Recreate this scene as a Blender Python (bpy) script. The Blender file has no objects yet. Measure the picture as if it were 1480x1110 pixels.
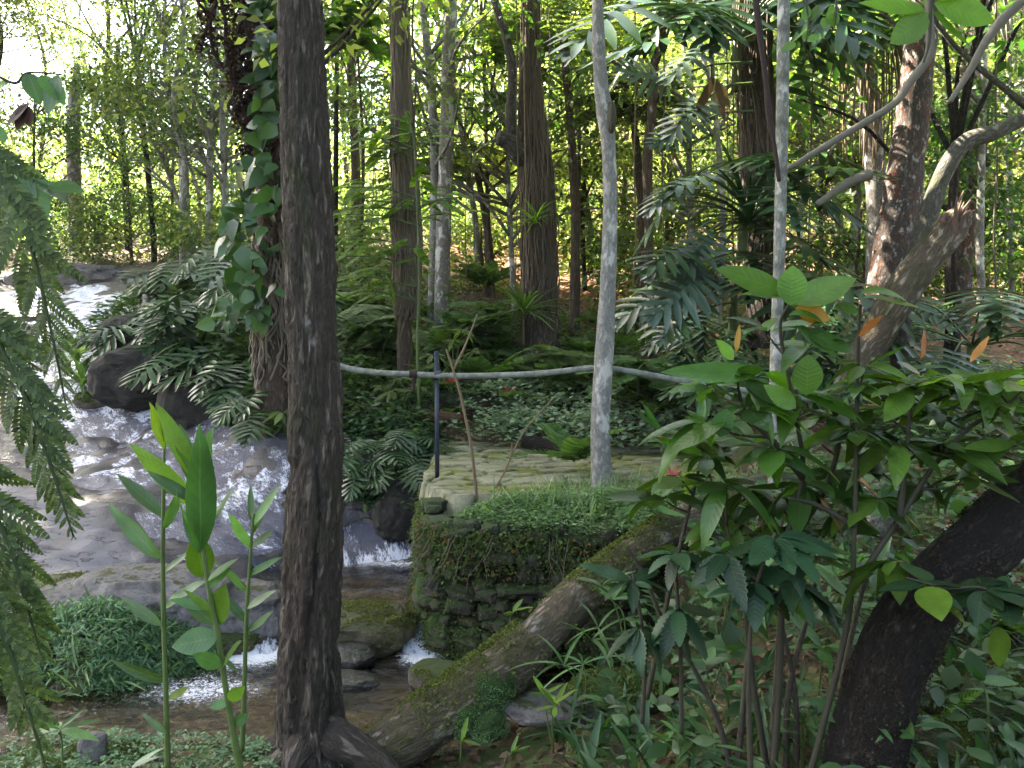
import bpy, math, numpy as np
rng = np.random.default_rng(11)
scene = bpy.context.scene
COL = scene.collection
PI = math.pi
F, CAMZ, TH = 1130.0, 2.3, math.atan(75/1130)

def P(px, py, d):
    """world point seen at photo pixel (1480x1110) at distance d along +Y"""
    cx, cy = (px-740)/F, (555-py)/F
    t = d/(math.cos(TH)+cy*math.sin(TH))
    return np.array([cx*t, d, CAMZ+(-math.sin(TH)+cy*math.cos(TH))*t])
def PP(lst, d=None):
    return np.array([P(a[0], a[1], a[2] if len(a) > 2 else d) for a in lst])
def nrm(a):
    a = np.asarray(a, float)
    return a/np.maximum(np.linalg.norm(a, axis=-1, keepdims=True), 1e-9)

# ---------------------------------------------------------------- noise
def _hash(ix, iy, iz, s):
    n = (ix.astype(np.int64)*374761393+iy.astype(np.int64)*668265263+iz.astype(np.int64)*1274126177+s*974634777) & 0xffffffff
    n = ((n ^ (n >> 13))*1103515245) & 0xffffffff
    n = ((n ^ (n >> 16))*2246822519) & 0xffffffff
    return ((n ^ (n >> 15)) & 0xffffff)/float(0xffffff)
def vnoise(p, s=0):
    p = np.asarray(p, float); i = np.floor(p).astype(np.int64); f = p-i; f = f*f*(3-2*f)
    r = 0
    for dx in (0, 1):
        wx = f[..., 0] if dx else 1-f[..., 0]
        for dy in (0, 1):
            wy = f[..., 1] if dy else 1-f[..., 1]
            for dz in (0, 1):
                wz = f[..., 2] if dz else 1-f[..., 2]
                r = r+wx*wy*wz*_hash(i[..., 0]+dx, i[..., 1]+dy, i[..., 2]+dz, s)
    return r
def fbm(p, o=4, s=0, g=.5):
    p = np.asarray(p, float); a, t, r = 1., 0., 0.
    for k in range(o):
        r = r+a*vnoise(p*(2.03**k), s+k*17); t += a; a *= g
    return r/t
def ridged(p, o=3, s=0):
    p = np.asarray(p, float); a, t, r = 1., 0., 0.
    for k in range(o):
        r = r+a*(1-np.abs(2*vnoise(p*(2.1**k), s+k*31)-1)); t += a; a *= .5
    return r/t
def xy0(x, y, k=1.):
    return np.stack([np.asarray(x)*k, np.asarray(y)*k, np.zeros_like(np.asarray(x, float))], -1)

# ---------------------------------------------------------------- mesh builder
ORG = {}
class MB:
    def __init__(s):
        s.v, s.f, s.m, s.uv, s.rest, s.n = [], [], [], [], [], 0
    def add(s, v, f, mat=0, uv=None, rest=None):
        v = np.asarray(v, float).reshape(-1, 3)
        for q in (f if isinstance(f, list) else [f]):
            q = np.asarray(q, np.int64)
            if q.size:
                s.f.append(q+s.n); s.m.append(np.full(len(q), mat, np.int32))
        s.v.append(v)
        s.uv.append(np.zeros((len(v), 2)) if uv is None else np.asarray(uv, float))
        s.rest.append(v if rest is None else np.asarray(rest, float))
        s.n += len(v)
    def build(s, name, mats, parent=None, smooth=True, uv=False, rest=False, loc=None, attr=None):
        v = np.concatenate(s.v)
        org = np.zeros(3)
        if parent is not None: org = ORG.get(parent.name, np.zeros(3))
        elif loc is not None: org = np.asarray(loc, float)
        me = bpy.data.meshes.new(name)
        me.vertices.add(len(v)); me.vertices.foreach_set('co', (v-org).astype(np.float32).ravel())
        li = np.concatenate([q.ravel() for q in s.f])
        sz = np.concatenate([np.full(len(q), q.shape[1], np.int32) for q in s.f])
        me.loops.add(len(li)); me.loops.foreach_set('vertex_index', li.astype(np.int32))
        me.polygons.add(len(sz))
        me.polygons.foreach_set('loop_start', (np.cumsum(sz)-sz).astype(np.int32))
        me.polygons.foreach_set('loop_total', sz)
        me.polygons.foreach_set('material_index', np.concatenate(s.m))
        if smooth: me.polygons.foreach_set('use_smooth', np.ones(len(sz), bool))
        if uv:
            u = np.concatenate(s.uv)[li]
            lay = me.uv_layers.new(name='UVMap'); lay.data.foreach_set('uv', u.astype(np.float32).ravel())
        if rest:
            a = me.attributes.new('rest', 'FLOAT_VECTOR', 'POINT')
            a.data.foreach_set('vector', np.concatenate(s.rest).astype(np.float32).ravel())
        if attr is not None:
            for k, val in attr.items():
                a = me.attributes.new(k, 'FLOAT_COLOR', 'POINT')
                a.data.foreach_set('color', val.astype(np.float32).ravel())
        for m in (mats if isinstance(mats, (list, tuple)) else [mats]): me.materials.append(m)
        me.update(calc_edges=True); me.validate()
        o = bpy.data.objects.new(name, me); COL.objects.link(o)
        if parent is not None:
            o.parent = parent; ORG[o.name] = org
        else:
            o.location = org; ORG[o.name] = org
        return o

def tag(o, label=None, cat=None, group=None, kind=None):
    if label: o['label'] = label
    if cat: o['category'] = cat
    if group: o['group'] = group
    if kind: o['kind'] = kind
    return o
def thing(name, loc, label, cat, group=None):
    o = bpy.data.objects.new(name, None); COL.objects.link(o); o.empty_display_size = .2
    o.location = [float(q) for q in loc]; ORG[o.name] = np.asarray(loc, float)
    return tag(o, label, cat, group)
def dup(root, loc, rz=0., sc=1., label=None, group=None, tilt=(0, 0)):
    r = root.copy(); COL.objects.link(r)
    r.location = [float(q) for q in loc]; r.rotation_euler = (tilt[0], tilt[1], rz)
    r.scale = (sc, sc, sc) if np.isscalar(sc) else sc
    if label: r['label'] = label
    if group: r['group'] = group
    for ch in list(root.children):
        c = ch.copy(); COL.objects.link(c); c.parent = r
        for g in ch.children:
            e = g.copy(); COL.objects.link(e); e.parent = c
    return r

# ---------------------------------------------------------------- curves and tubes
def catmull(p, n):
    p = np.asarray(p, float)
    if len(p) == 2: return p[0]+(p[1]-p[0])*np.linspace(0, 1, n)[:, None]
    q = np.vstack([2*p[0]-p[1], p, 2*p[-1]-p[-2]])
    t = np.linspace(0, len(p)-1-1e-9, n); i = t.astype(int); f = (t-i)[:, None]
    a, b, c, d = q[i], q[i+1], q[i+2], q[i+3]
    return .5*(2*b+(c-a)*f+(2*a-5*b+4*c-d)*f*f+(3*b-a-3*c+d)*f**3)
def frames(p):
    t = nrm(np.gradient(p, axis=0)); n = np.zeros_like(p)
    r = np.array([1., 0, 0]) if abs(t[0][0]) < .9 else np.array([0, 1., 0])
    for i in range(len(p)):
        r = r-t[i]*np.dot(r, t[i]); r = r/np.linalg.norm(r); n[i] = r
    return t, n, np.cross(t, n)
def tube(mb, pts, rad, seg=8, res=None, mat=0, lump=0., lsc=3., seed=0, disp=None, smooth_path=True, cap=True):
    pts = np.asarray(pts, float); rad = np.atleast_1d(np.asarray(rad, float))
    if len(rad) == 1: rad = np.repeat(rad, len(pts))
    k = res or max(4, (len(pts)-1)*5+1)
    p = catmull(pts, k); r = np.interp(np.linspace(0, 1, k), np.linspace(0, 1, len(rad)), rad)
    t, n, b = frames(p)
    L = np.concatenate([[0], np.cumsum(np.linalg.norm(np.diff(p, axis=0), axis=1))])
    a = np.linspace(0, 2*PI, seg, endpoint=False)
    ca, sa = np.cos(a), np.sin(a); rm = max(r.mean(), .004)
    rest = np.stack([np.tile(ca*rm, (k, 1)), np.tile(sa*rm, (k, 1)), np.repeat(L[:, None], seg, 1)+seed*7.31], -1)
    rr = np.repeat(r[:, None], seg, 1)
    if lump: rr = rr*(1+lump*(2*fbm(rest*lsc, 3, seed)-1))
    if disp is not None: rr = rr+disp(rest, r)
    v = p[:, None]+rr[..., None]*(ca[None, :, None]*n[:, None]+sa[None, :, None]*b[:, None])
    i = np.arange(k-1)[:, None]*seg; j = np.arange(seg)[None]; j2 = (j+1) % seg
    f = np.stack([i+j, i+j2, i+seg+j2, i+seg+j], -1).reshape(-1, 4)
    v = v.reshape(-1, 3); rest = rest.reshape(-1, 3); fs = [f]
    if cap:
        v = np.vstack([v, p[-1]+t[-1]*r[-1]*.4, p[0]]); rest = np.vstack([rest, rest[-1], rest[0]])
        o = (k-1)*seg; q = k*seg; jj = np.arange(seg); jn = (jj+1) % seg
        fs.append(np.stack([o+jj, o+jn, np.full(seg, q)], -1))
        fs.append(np.stack([jn, jj, np.full(seg, q+1)], -1))
    mb.add(v, fs, mat, rest=rest)
    return p

# ---------------------------------------------------------------- leaf templates (base at 0, along +Y, normal +Z)
def strip(y, w, z, x=None, fold=.0):
    """three-column blade"""
    y, w, z = map(lambda q: np.asarray(q, float), (y, w, z)); n = len(y)
    x = np.zeros(n) if x is None else np.asarray(x, float)
    V = np.stack([np.stack([x-w, y, z+fold*w], -1), np.stack([x, y, z], -1), np.stack([x+w, y, z+fold*w], -1)], 1).reshape(-1, 3)
    i = np.arange(n-1)[:, None]*3
    Q = np.concatenate([np.stack([i+0, i+1, i+4, i+3], -1).reshape(-1, 4), np.stack([i+1, i+2, i+5, i+4], -1).reshape(-1, 4)])
    tt = np.linspace(0, 1, n)
    uv = np.stack([np.stack([-np.ones(n), tt], -1), np.stack([np.zeros(n), tt], -1), np.stack([np.ones(n), tt], -1)], 1).reshape(-1, 2)
    return V, Q, uv
def ovate(n=5, W=.22, p=.8, fold=.25, curl=.2, tip=1., wav=0., saw=0., petiole=.0):
    t = np.linspace(0, 1, n+1)
    w = W*np.sin(PI*np.clip(t, 0, 1)**p)**tip+.004
    if saw: w = w*(1+saw*np.where(np.arange(n+1) % 2, 1, -1)*np.where((t > .05) & (t < .97), 1, 0))
    z = -curl*t*t+wav*np.sin(t*9)
    y = t.copy()
    if petiole:
        y = np.concatenate([[0], petiole+(1-petiole)*t]); w = np.concatenate([[.008], w]); z = np.concatenate([[0], z])
    return strip(y, w, z, fold=fold)
def quadleaf(W=.28, fold=.3, curl=.15):
    V = np.array([[0, 0, 0], [-W, .45, fold*W], [0, 1, -curl], [W, .45, fold*W]], float)
    return V, np.array([[0, 1, 2, 3]]), np.array([[0, 0], [-1, .5], [0, 1], [1, .5]], float)
def merge(parts):
    V, Q, U, n = [], [], [], 0
    for v, q, u in parts:
        V.append(v); Q.append(q+n); U.append(u); n += len(v)
    return np.concatenate(V), np.concatenate(Q), np.concatenate(U)
def rotz(v, a):
    c, s = math.cos(a), math.sin(a)
    return np.stack([v[:, 0]*c-v[:, 1]*s, v[:, 0]*s+v[:, 1]*c, v[:, 2]], -1)
def splitleaf(m=10, seed=0, curl=.3, L=.46, w=.042):
    """deeply cut philodendron blade with finger lobes"""
    r = np.random.default_rng(seed); parts = []
    t = np.linspace(0, 1, 7)
    parts.append(strip(t, .085*(1-t)**.6+.012, -curl*t*t, fold=.15))
    for s in (-1, 1):
        for j in range(m):
            f = j/(m-1.)
            y0 = -.02+.9*f
            ang = math.radians(112-92*f**.9+r.normal(0, 3))
            ln = L*(.55+.75*math.sin(PI*(.18+.68*f)))*(1-.5*f**4)*(1+r.normal(0, .06))
            k = np.linspace(0, 1, 6)
            v, q, u = strip(k*ln, w*(.75+.55*np.sin(PI*k**1.25))*(1-.85*k**5)+.003, -.32*(k*ln)**1.5-.0*k, fold=.22)
            v = rotz(v, -s*ang)
            v[:, 1] += y0; v[:, 2] += -curl*y0*abs(y0)+.03
            parts.append((v, q, u))
    return merge(parts)
def palmate(m=9, spread=2.6, W=.11, curl=.25):
    parts = []
    for j in range(m):
        a = (j/(m-1.)-.5)*spread*2
        v, q, u = ovate(4, W, .75, .25, curl)
        v = v*(1-.25*abs(a)/spread); parts.append((rotz(v, a), q, u))
    return merge(parts)
def pinna(n=9, W=.12, lob=.55, curl=.25):
    """lobed fern leaflet"""
    k = 2*n+1; t = np.linspace(0, 1, k)
    w = W*(1-t)**.75*np.where(np.arange(k) % 2, 1., 1-lob)+.004
    w[0] = .01
    return strip(t, w, -curl*t*t, fold=.1)
def frondleaf(n=14, L=.33, W=.035, curl=.35, taper=.8, ang=68, droop=.15, npt=2):
    """simple pinnate frond template"""
    parts = []; t = np.linspace(0, 1, 5)
    parts.append(strip(t, .008*(1-t)+.003, -curl*t*t))
    for s in (-1, 1):
        for j in range(n):
            f = .08+.9*j/(n-1.)
            ln = L*math.sin(PI*min(1, (f*.86+.17)))**taper
            k = np.linspace(0, 1, npt+2)
            v, q, u = strip(k*ln, W*np.sin(PI*(.12+.85*k)), -droop*k*k*ln, fold=.15)
            v = rotz(v, -s*math.radians(ang-28*f)); v[:, 1] += f; v[:, 2] += -curl*f*f
            parts.append((v, q, u))
    return merge(parts)
def place(mb, tpl, pos, dr, up, sc, mat=0):
    if isinstance(tpl, list):
        pos = np.atleast_2d(np.asarray(pos, float)); n = max(len(pos), len(np.atleast_2d(dr))); k = rng.integers(0, len(tpl), n)
        pos = np.broadcast_to(pos, (n, 3)); dr = np.broadcast_to(dr, (n, 3)); up = np.broadcast_to(up, (n, 3)); sc = np.asarray(sc, float)
        if sc.ndim < 2: sc = np.broadcast_to(sc if sc.ndim == 0 or len(sc) != n else sc[:, None], (n, 3))
        sc = np.broadcast_to(sc, (n, 3))
        for j in range(len(tpl)):
            m = k == j
            if m.any(): place(mb, tpl[j], pos[m], dr[m], up[m], sc[m], mat)
        return
    V, Q, U = tpl
    pos = np.atleast_2d(np.asarray(pos, float)); n = max(len(pos), len(np.atleast_2d(dr))); pos = np.broadcast_to(pos, (n, 3))
    dr = np.broadcast_to(np.asarray(dr, float), (n, 3)); up = np.broadcast_to(np.asarray(up, float), (n, 3))
    y = nrm(dr); x = nrm(np.cross(y, up)+1e-6); z = np.cross(x, y)
    sc = np.asarray(sc, float)
    if sc.ndim == 0: sc = np.full((n, 3), float(sc))
    elif sc.ndim == 1 and len(sc) == n: sc = np.repeat(sc[:, None], 3, 1)
    else: sc = np.broadcast_to(sc, (n, 3))
    W = pos[:, None]+(sc[:, 0, None, None]*V[None, :, 0, None]*x[:, None]+sc[:, 1, None, None]*V[None, :, 1, None]*y[:, None]+sc[:, 2, None, None]*V[None, :, 2, None]*z[:, None])
    f = Q[None]+(np.arange(n)*len(V))[:, None, None]
    mb.add(W.reshape(-1, 3), f.reshape(-1, Q.shape[1]), mat, uv=np.tile(U, (n, 1)))
def rdir(n, zlo=-1., zhi=1., r=rng):
    z = r.uniform(zlo, zhi, n); a = r.uniform(0, 2*PI, n); q = np.sqrt(np.maximum(0, 1-z*z))
    return np.stack([q*np.cos(a), q*np.sin(a), z], -1)

# ---------------------------------------------------------------- materials
def mat(name):
    m = bpy.data.materials.new(name); m.use_nodes = True
    nt = m.node_tree; nt.nodes.clear()
    out = nt.nodes.new('ShaderNodeOutputMaterial')
    return m, nt, out
class NT:
    def __init__(s, nt): s.nt = nt
    def n(s, t, **k):
        o = s.nt.nodes.new('ShaderNode'+t)
        for a, b in k.items(): setattr(o, a, b)
        return o
    def l(s, a, b): s.nt.links.new(a, b)
    def put(s, sock, v):
        if hasattr(v, 'is_linked'): s.l(v, sock)
        else:
            if isinstance(v, (tuple, list)) and sock.type == 'RGBA' and len(v) == 3: v = (*v, 1)
            sock.default_value = v
    def math(s, op, a, b=0., c=None, clamp=False):
        o = s.n('Math', operation=op, use_clamp=clamp); s.put(o.inputs[0], a); s.put(o.inputs[1], b)
        if c is not None: s.put(o.inputs[2], c)
        return o.outputs[0]
    def mix(s, f, a, b, mode='MIX'):
        o = s.n('Mix', data_type='RGBA', blend_type=mode); s.put(o.inputs['Factor'], f)
        s.put(o.inputs[6], a); s.put(o.inputs[7], b); return o.outputs[2]
    def noise(s, vec, sc, det=4., rough=.55, dist=0.):
        o = s.n('TexNoise'); s.put(o.inputs['Scale'], sc); s.put(o.inputs['Detail'], det)
        s.put(o.inputs['Roughness'], rough); s.put(o.inputs['Distortion'], dist)
        if vec is not None: s.l(vec, o.inputs['Vector'])
        return o.outputs['Fac']
    def ramp(s, f, lo, hi, a=0., b=1.):
        o = s.n('MapRange', clamp=True, interpolation_type='SMOOTHSTEP'); s.put(o.inputs['Value'], f)
        o.inputs['From Min'].default_value = lo; o.inputs['From Max'].default_value = hi
        o.inputs['To Min'].default_value = a; o.inputs['To Max'].default_value = b
        return o.outputs['Result']
    def mapping(s, vec, sc):
        o = s.n('Mapping'); o.inputs['Scale'].default_value = sc; s.l(vec, o.inputs['Vector']); return o.outputs[0]
    def bump(s, h, strength=.5, dist=.02):
        o = s.n('Bump'); o.inputs['Strength'].default_value = strength; o.inputs['Distance'].default_value = dist
        s.l(h, o.inputs['Height']); return o.outputs[0]
    def bsdf(s, col, rough=.7, spec=.3, normal=None, **k):
        o = s.n('BsdfPrincipled'); s.put(o.inputs['Base Color'], col); s.put(o.inputs['Roughness'], rough)
        s.put(o.inputs['Specular IOR Level'], spec)
        if normal is not None: s.l(normal, o.inputs['Normal'])
        for a, b in k.items(): s.put(o.inputs[a], b)
        return o.outputs[0]

def leafmat(name, c1, c2, trans=.35, rough=.42, spec=.45, vein=0., tcol=(1.5, 1.7, .55), brown=0.):
    m, nt, out = mat(name); N = NT(nt)
    g = N.n('NewGeometry').outputs['Random Per Island']
    oi = N.n('ObjectInfo').outputs['Random']
    col = N.mix(g, c1, c2)
    hs = N.n('HueSaturation'); N.l(col, hs.inputs['Color'])
    N.put(hs.inputs['Value'], N.math('ADD', .58, N.math('MULTIPLY', N.math('FRACT', N.math('MULTIPLY', g, 7.31)), .85)))
    N.put(hs.inputs['Hue'], N.math('ADD', .485, N.math('MULTIPLY', oi, .03)))
    col = hs.outputs[0]
    if brown:
        col = N.mix(N.math('LESS_THAN', N.math('FRACT', N.math('MULTIPLY', g, 13.7)), brown), col, (.16, .09, .03))
    nor = None
    if vein:
        uv = N.n('UVMap').outputs[0]; sp = N.n('SeparateXYZ'); N.l(uv, sp.inputs[0])
        au = N.math('ABSOLUTE', sp.outputs[0])
        mid = N.math('LESS_THAN', au, .05)
        lat = N.math('SINE', N.math('MULTIPLY', N.math('SUBTRACT', sp.outputs[1], N.math('MULTIPLY', au, .16)), 62.))
        lv = N.ramp(lat, .86, 1.)
        col = N.mix(N.math('MULTIPLY', N.math('MAXIMUM', mid, N.math('MULTIPLY', lv, .25)), vein), col, (.22, .30, .10))
        tc = N.n('TexCoord').outputs['Object']
        col = N.mix(N.ramp(N.noise(tc, 14., 3.), .35, .75, 0, .35), col, (.02, .035, .008))
        nor = N.bump(N.math('ADD', lat, N.math('MULTIPLY', mid, -3.)), .12, .002)
    b = N.bsdf(col, rough, spec, nor)
    t = N.n('BsdfTranslucent'); N.l(N.mix(1., col, (*tcol, 1), 'MULTIPLY'), t.inputs['Color'])
    if nor is not None: N.l(nor, t.inputs['Normal'])
    x = N.n('MixShader'); x.inputs[0].default_value = trans
    N.l(b, x.inputs[1]); N.l(t.outputs[0], x.inputs[2]); N.l(x.outputs[0], out.inputs[0])
    return m
def barkmat(name, c1, c2, lichen=(.5, .5, .47), lich=.62, sc=14., stretch=.25, bump=.6, bd=.02, moss=None, mossy=.6, lsc=5., lst=.6, red=None, rings=0.):
    sc *= 2.0; lsc *= 1.7
    m, nt, out = mat(name); N = NT(nt)
    at = N.n('Attribute', attribute_name='rest').outputs['Vector']
    v = N.mapping(at, (1, 1, stretch)); v2 = N.mapping(at, (1, 1, lst))
    n1 = N.noise(v, sc, 6., .65, .4); n2 = N.noise(v2, lsc, 5., .6); n3 = N.noise(v, sc*3.2, 4., .6)
    rid = N.math('ABSOLUTE', N.math('SUBTRACT', n1, .5))
    col = N.mix(N.ramp(rid, .0, .16), c1, c2)
    col = N.mix(N.ramp(n3, .4, .75, 0, .55), col, tuple(q*.45 for q in c1))
    if red: col = N.mix(N.ramp(N.noise(v2, lsc*.6, 3.), .5, .62, 0, .85), col, red)
    col = N.mix(N.ramp(n2, lich, lich+.08, 0, .85), col, lichen)
    if moss:
        col = N.mix(N.ramp(N.noise(v2, lsc*.8, 6., .7), 1-mossy-.1, 1-mossy+.12, 0, .9), col, N.mix(N.noise(at, 40., 2.), moss, tuple(q*.45 for q in moss)))
    h = N.math('ADD', N.ramp(rid, 0., .14), N.math('MULTIPLY', n3, .6))
    if rings:
        sp = N.n('SeparateXYZ'); N.l(at, sp.inputs[0])
        w = N.math('POWER', N.math('ABSOLUTE', N.math('SINE', N.math('MULTIPLY', sp.outputs[2], rings))), 14.)
        col = N.mix(N.math('MULTIPLY', w, .6), col, tuple(q*.4 for q in c1))
        h = N.math('SUBTRACT', h, w)
    N.l(N.bsdf(col, .85, .25, N.bump(h, bump, bd)), out.inputs[0])
    return m
def plainmat(name, col, rough=.6, spec=.4, vary=.25, sc=30., bump=.1):
    m, nt, out = mat(name); N = NT(nt)
    tc = N.n('TexCoord').outputs['Object']; n = N.noise(tc, sc, 4.)
    c = N.mix(N.ramp(n, .3, .75, 0, vary), col, tuple(q*.3 for q in col))
    N.l(N.bsdf(c, rough, spec, N.bump(n, bump, .01)), out.inputs[0]); return m
EXPO = 4.0
SHADE = [(-7.5,6.5,11,3.4),(-10.5,9,13,3.8),(-10,4,12,3.6),(-13.5,6.5,15,4.),(-6.5,1.5,10,3.4),(-14,11.5,16,4.),(-13,16,12,4.),(-10.5,13.5,11.5,3.4),(-18,19,13,4.2),(-17,14,14,4.),
 (-16.5,22,12,4.),(-14.2,19.,12.5,3.8),(-4.5,-3,6.5,3.2),(-1,-5,7,3.6),(3,-3.5,6.5,3.3),(6.5,-1,7.5,3.6),(8,4,9,3.6),(-8,-5,8,4.),(1,-10,9,4.5),(6,-8,9,4.5),(-5,-10,9,4.5)]  # added unseen trees that keep sun and sky off the foreground
HAZE = .0006
# ================================================================ TERRAIN
_px = [(0,1100,4.0),(150,1078,4.1),(300,1075,4.1),(450,1108,4.05),(560,1105,4.1),
 (60,1000,4.9),(130,930,5.2),(240,965,5.1),(30,820,6.4),(100,800,6.8),(0,720,8.0),(100,740,7.5),(180,725,7.7),(0,690,9.0),(30,640,10),
 (150,650,9.6),(200,700,8.6),(300,740,7.7),(400,780,7.35),(250,800,7.0),(380,850,6.5),(500,742,7.7),(570,752,7.6),
 (130,600,10.8),(100,560,11.5),(130,520,13),(60,500,13.3),(100,460,15),(60,430,17),(20,440,16.5),(120,402,19),(30,408,18.5),
 (215,590,10.6),(330,640,9.0),(400,690,8.0),(180,480,12.5),(250,440,13),(350,520,10.),(380,570,9),(430,640,8.2),
 (560,690,7.7),(540,640,8.5),(590,600,9.6),(520,570,10.5),(480,520,11.5),(560,470,13),(500,440,14),
 (700,638,8.95),(850,650,8.6),(700,600,9.6),(800,570,10.4),(900,600,9.6),(700,520,12),(850,520,12),(800,470,13.5),(900,460,14),(650,440,15),
 (760,400,17),(690,370,19),(600,350,22),(500,335,25),(400,335,24),(150,350,25),(250,345,24),(50,345,27),(-150,390,20),(-200,600,10),(-150,800,6.5),(-200,1000,5),
 (1000,580,9),(1000,660,7.2),(1150,700,6),(1100,800,4.6),(1250,760,5),(1400,760,5),(1450,530,10),(1450,500,11.5),(1300,505,10.5),(1200,450,13),
 (1100,420,14.5),(1400,420,14),(1300,330,20),(1000,400,17),(1100,300,26),(900,330,24),(1450,300,22),
 (1480,850,4.2),(1480,1000,3.2),(1300,1050,3.0),(1150,1000,3.4),(1100,1110,3.0),(900,1080,3.7),(960,1010,4.0),(820,1000,4.5),(1600,1000,3.2),(1800,800,4)]
_w = [(-30,50,9),(-10,50,9),(0,45,11),(10,45,15),(25,45,20),(-40,30,7),(30,30,13),(0,30,6.6),(-8,30,6.),(10,30,9.5),(0,120,30),(-60,120,22),(70,120,45),
 (-15,10,3.2),(15,8,2.5),(12,4,1.5),(-8,2,.8),(0,.5,.6),(-3,1.5,.4),(3,1,.8),(0,-2,.7),(-6,-2,.9),(6,-2,1.)]
_C = np.array([P(*a) for a in _px]+[np.array(a, float) for a in _w])
def _wp(x, y): return np.stack([x/(y+3.2), np.log(np.maximum(y+3.2, .2))*.8], -1)
def _U(r2): return np.where(r2 > 1e-12, r2*np.log(np.maximum(r2, 1e-12)), 0)
_cw = _wp(_C[:, 0], _C[:, 1]); _n = len(_cw)
_K = _U(((_cw[:, None]-_cw[None])**2).sum(-1))+np.eye(_n)*2e-3
_Pm = np.hstack([np.ones((_n, 1)), _cw])
_A = np.block([[_K, _Pm], [_Pm.T, np.zeros((3, 3))]])
_s = np.linalg.solve(_A, np.concatenate([_C[:, 2], np.zeros(3)]))
def tps(x, y):
    q = _wp(x, y); sh = q.shape[:-1]; q = q.reshape(-1, 2); o = np.empty(len(q))
    for i in range(0, len(q), 20000):
        b = q[i:i+20000]
        o[i:i+20000] = _U(((b[:, None]-_cw[None])**2).sum(-1)) @ _s[:_n]+_s[_n]+b @ _s[_n+1:]
    return o.reshape(sh)
def sdist(poly, x, y):
    """signed distance, negative inside"""
    poly = np.asarray(poly, float); d = np.full(np.shape(x), 1e9); ins = np.zeros(np.shape(x), bool)
    for i in range(len(poly)):
        a, b = poly[i-1], poly[i]; e = b-a
        t = np.clip(((x-a[0])*e[0]+(y-a[1])*e[1])/(e@e), 0, 1)
        d = np.minimum(d, np.hypot(x-a[0]-t*e[0], y-a[1]-t*e[1]))
        c = ((a[1] > y) != (b[1] > y)) & (x < (b[0]-a[0])*(y-a[1])/(b[1]-a[1]+1e-12)+a[0])
        ins ^= c
    return np.where(ins, -d, d)
def sst(a, b, x):
    t = np.clip((x-a)/(b-a), 0, 1); return t*t*(3-2*t)
PZ = 1.04
PATIO = [(-.66,5.62),(-.36,5.47),(.1,5.36),(.6,5.28),(1.2,5.3),(2.0,5.6),(3.0,6.4),(3.3,8.6),(2.,8.75),(.6,8.75),(-.82,8.95),(-.74,6.9)]
LOW = [(-3.6,4.35),(-2.4,4.3),(-.7,4.3),(.1,4.55),(.9,4.6),(.9,5.3),(.1,5.42),(-.36,5.52),(-.62,5.62),(-.72,5.72),(-1.,5.75),(-1.6,5.75),(-2.2,5.3),(-2.7,4.75)]
UPP = [(-.66,5.72),(-.72,6.8),(-.76,7.5),(-1.5,7.6),(-2.3,6.95),(-2.1,6.3),(-1.9,5.95),(-1.,5.75)]
def tz(x, y):
    x = np.asarray(x, float); y = np.asarray(y, float)
    z = tps(x, y)
    # channel of the cascade and the pools
    d = sdist(LOW, x, y); z = np.where(d < .35, z+(np.minimum(z, -.16)-z)*sst(.25, -.12, d), z)
    d = sdist(UPP, x, y); z = z+(.02-z)*sst(.12, -.12, d)
    d = sdist(PATIO, x, y); z = z+(.86-z)*sst(.0, -.14, d)*sst(2.6,1.6,x)
    near = np.clip(y/14, .25, 2.)
    n = (fbm(xy0(x, y, 1.1), 4, 3)-.5)*.28*near+(fbm(xy0(x, y, 5.), 4, 5)-.5)*.09
    return z+n*sst(-.4, .2, np.minimum(sdist(PATIO, x, y)+.1, 9))
def G(px, d, dz=0.):
    x = (px-740)/F*d*1.0
    return np.array([x, d, float(tz(x, d))+dz])

# stream centre line and half widths (x, y)
SC = np.array([(-11.,17.6),(-9.6,16.),(-8.2,15),(-7.4,13.6),(-6.9,12.3),(-6.0,11.2),(-5.1,10.2),(-4.35,9.4),(-3.5,8.6),(-2.95,7.95),(-2.35,7.5),(-1.7,7.45)])
SW = np.array([1.5,1.4,1.1,.85,.95,1.1,1.15,1.05,.92,.85,.85,.8])
def near_line(pts, x, y, half):
    best = np.full(np.shape(x), 9.)
    c = catmull(np.column_stack([pts, half]), 60)
    for i in range(len(c)-1):
        a, b = c[i], c[i+1]; e = (b-a)[:2]
        t = np.clip(((x-a[0])*e[0]+(y-a[1])*e[1])/(e@e), 0, 1)
        best = np.minimum(best, np.hypot(x-a[0]-t*e[0], y-a[1]-t*e[1])/(a[2]+(b[2]-a[2])*t))
    return best
SLAB = [(-6.2,10.6),(-4.6,9.2),(-4.0,8.0),(-3.2,7.2),(-2.9,6.4),(-3.6,6.0),(-6,6.2),(-8,8),(-8,10)]

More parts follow.
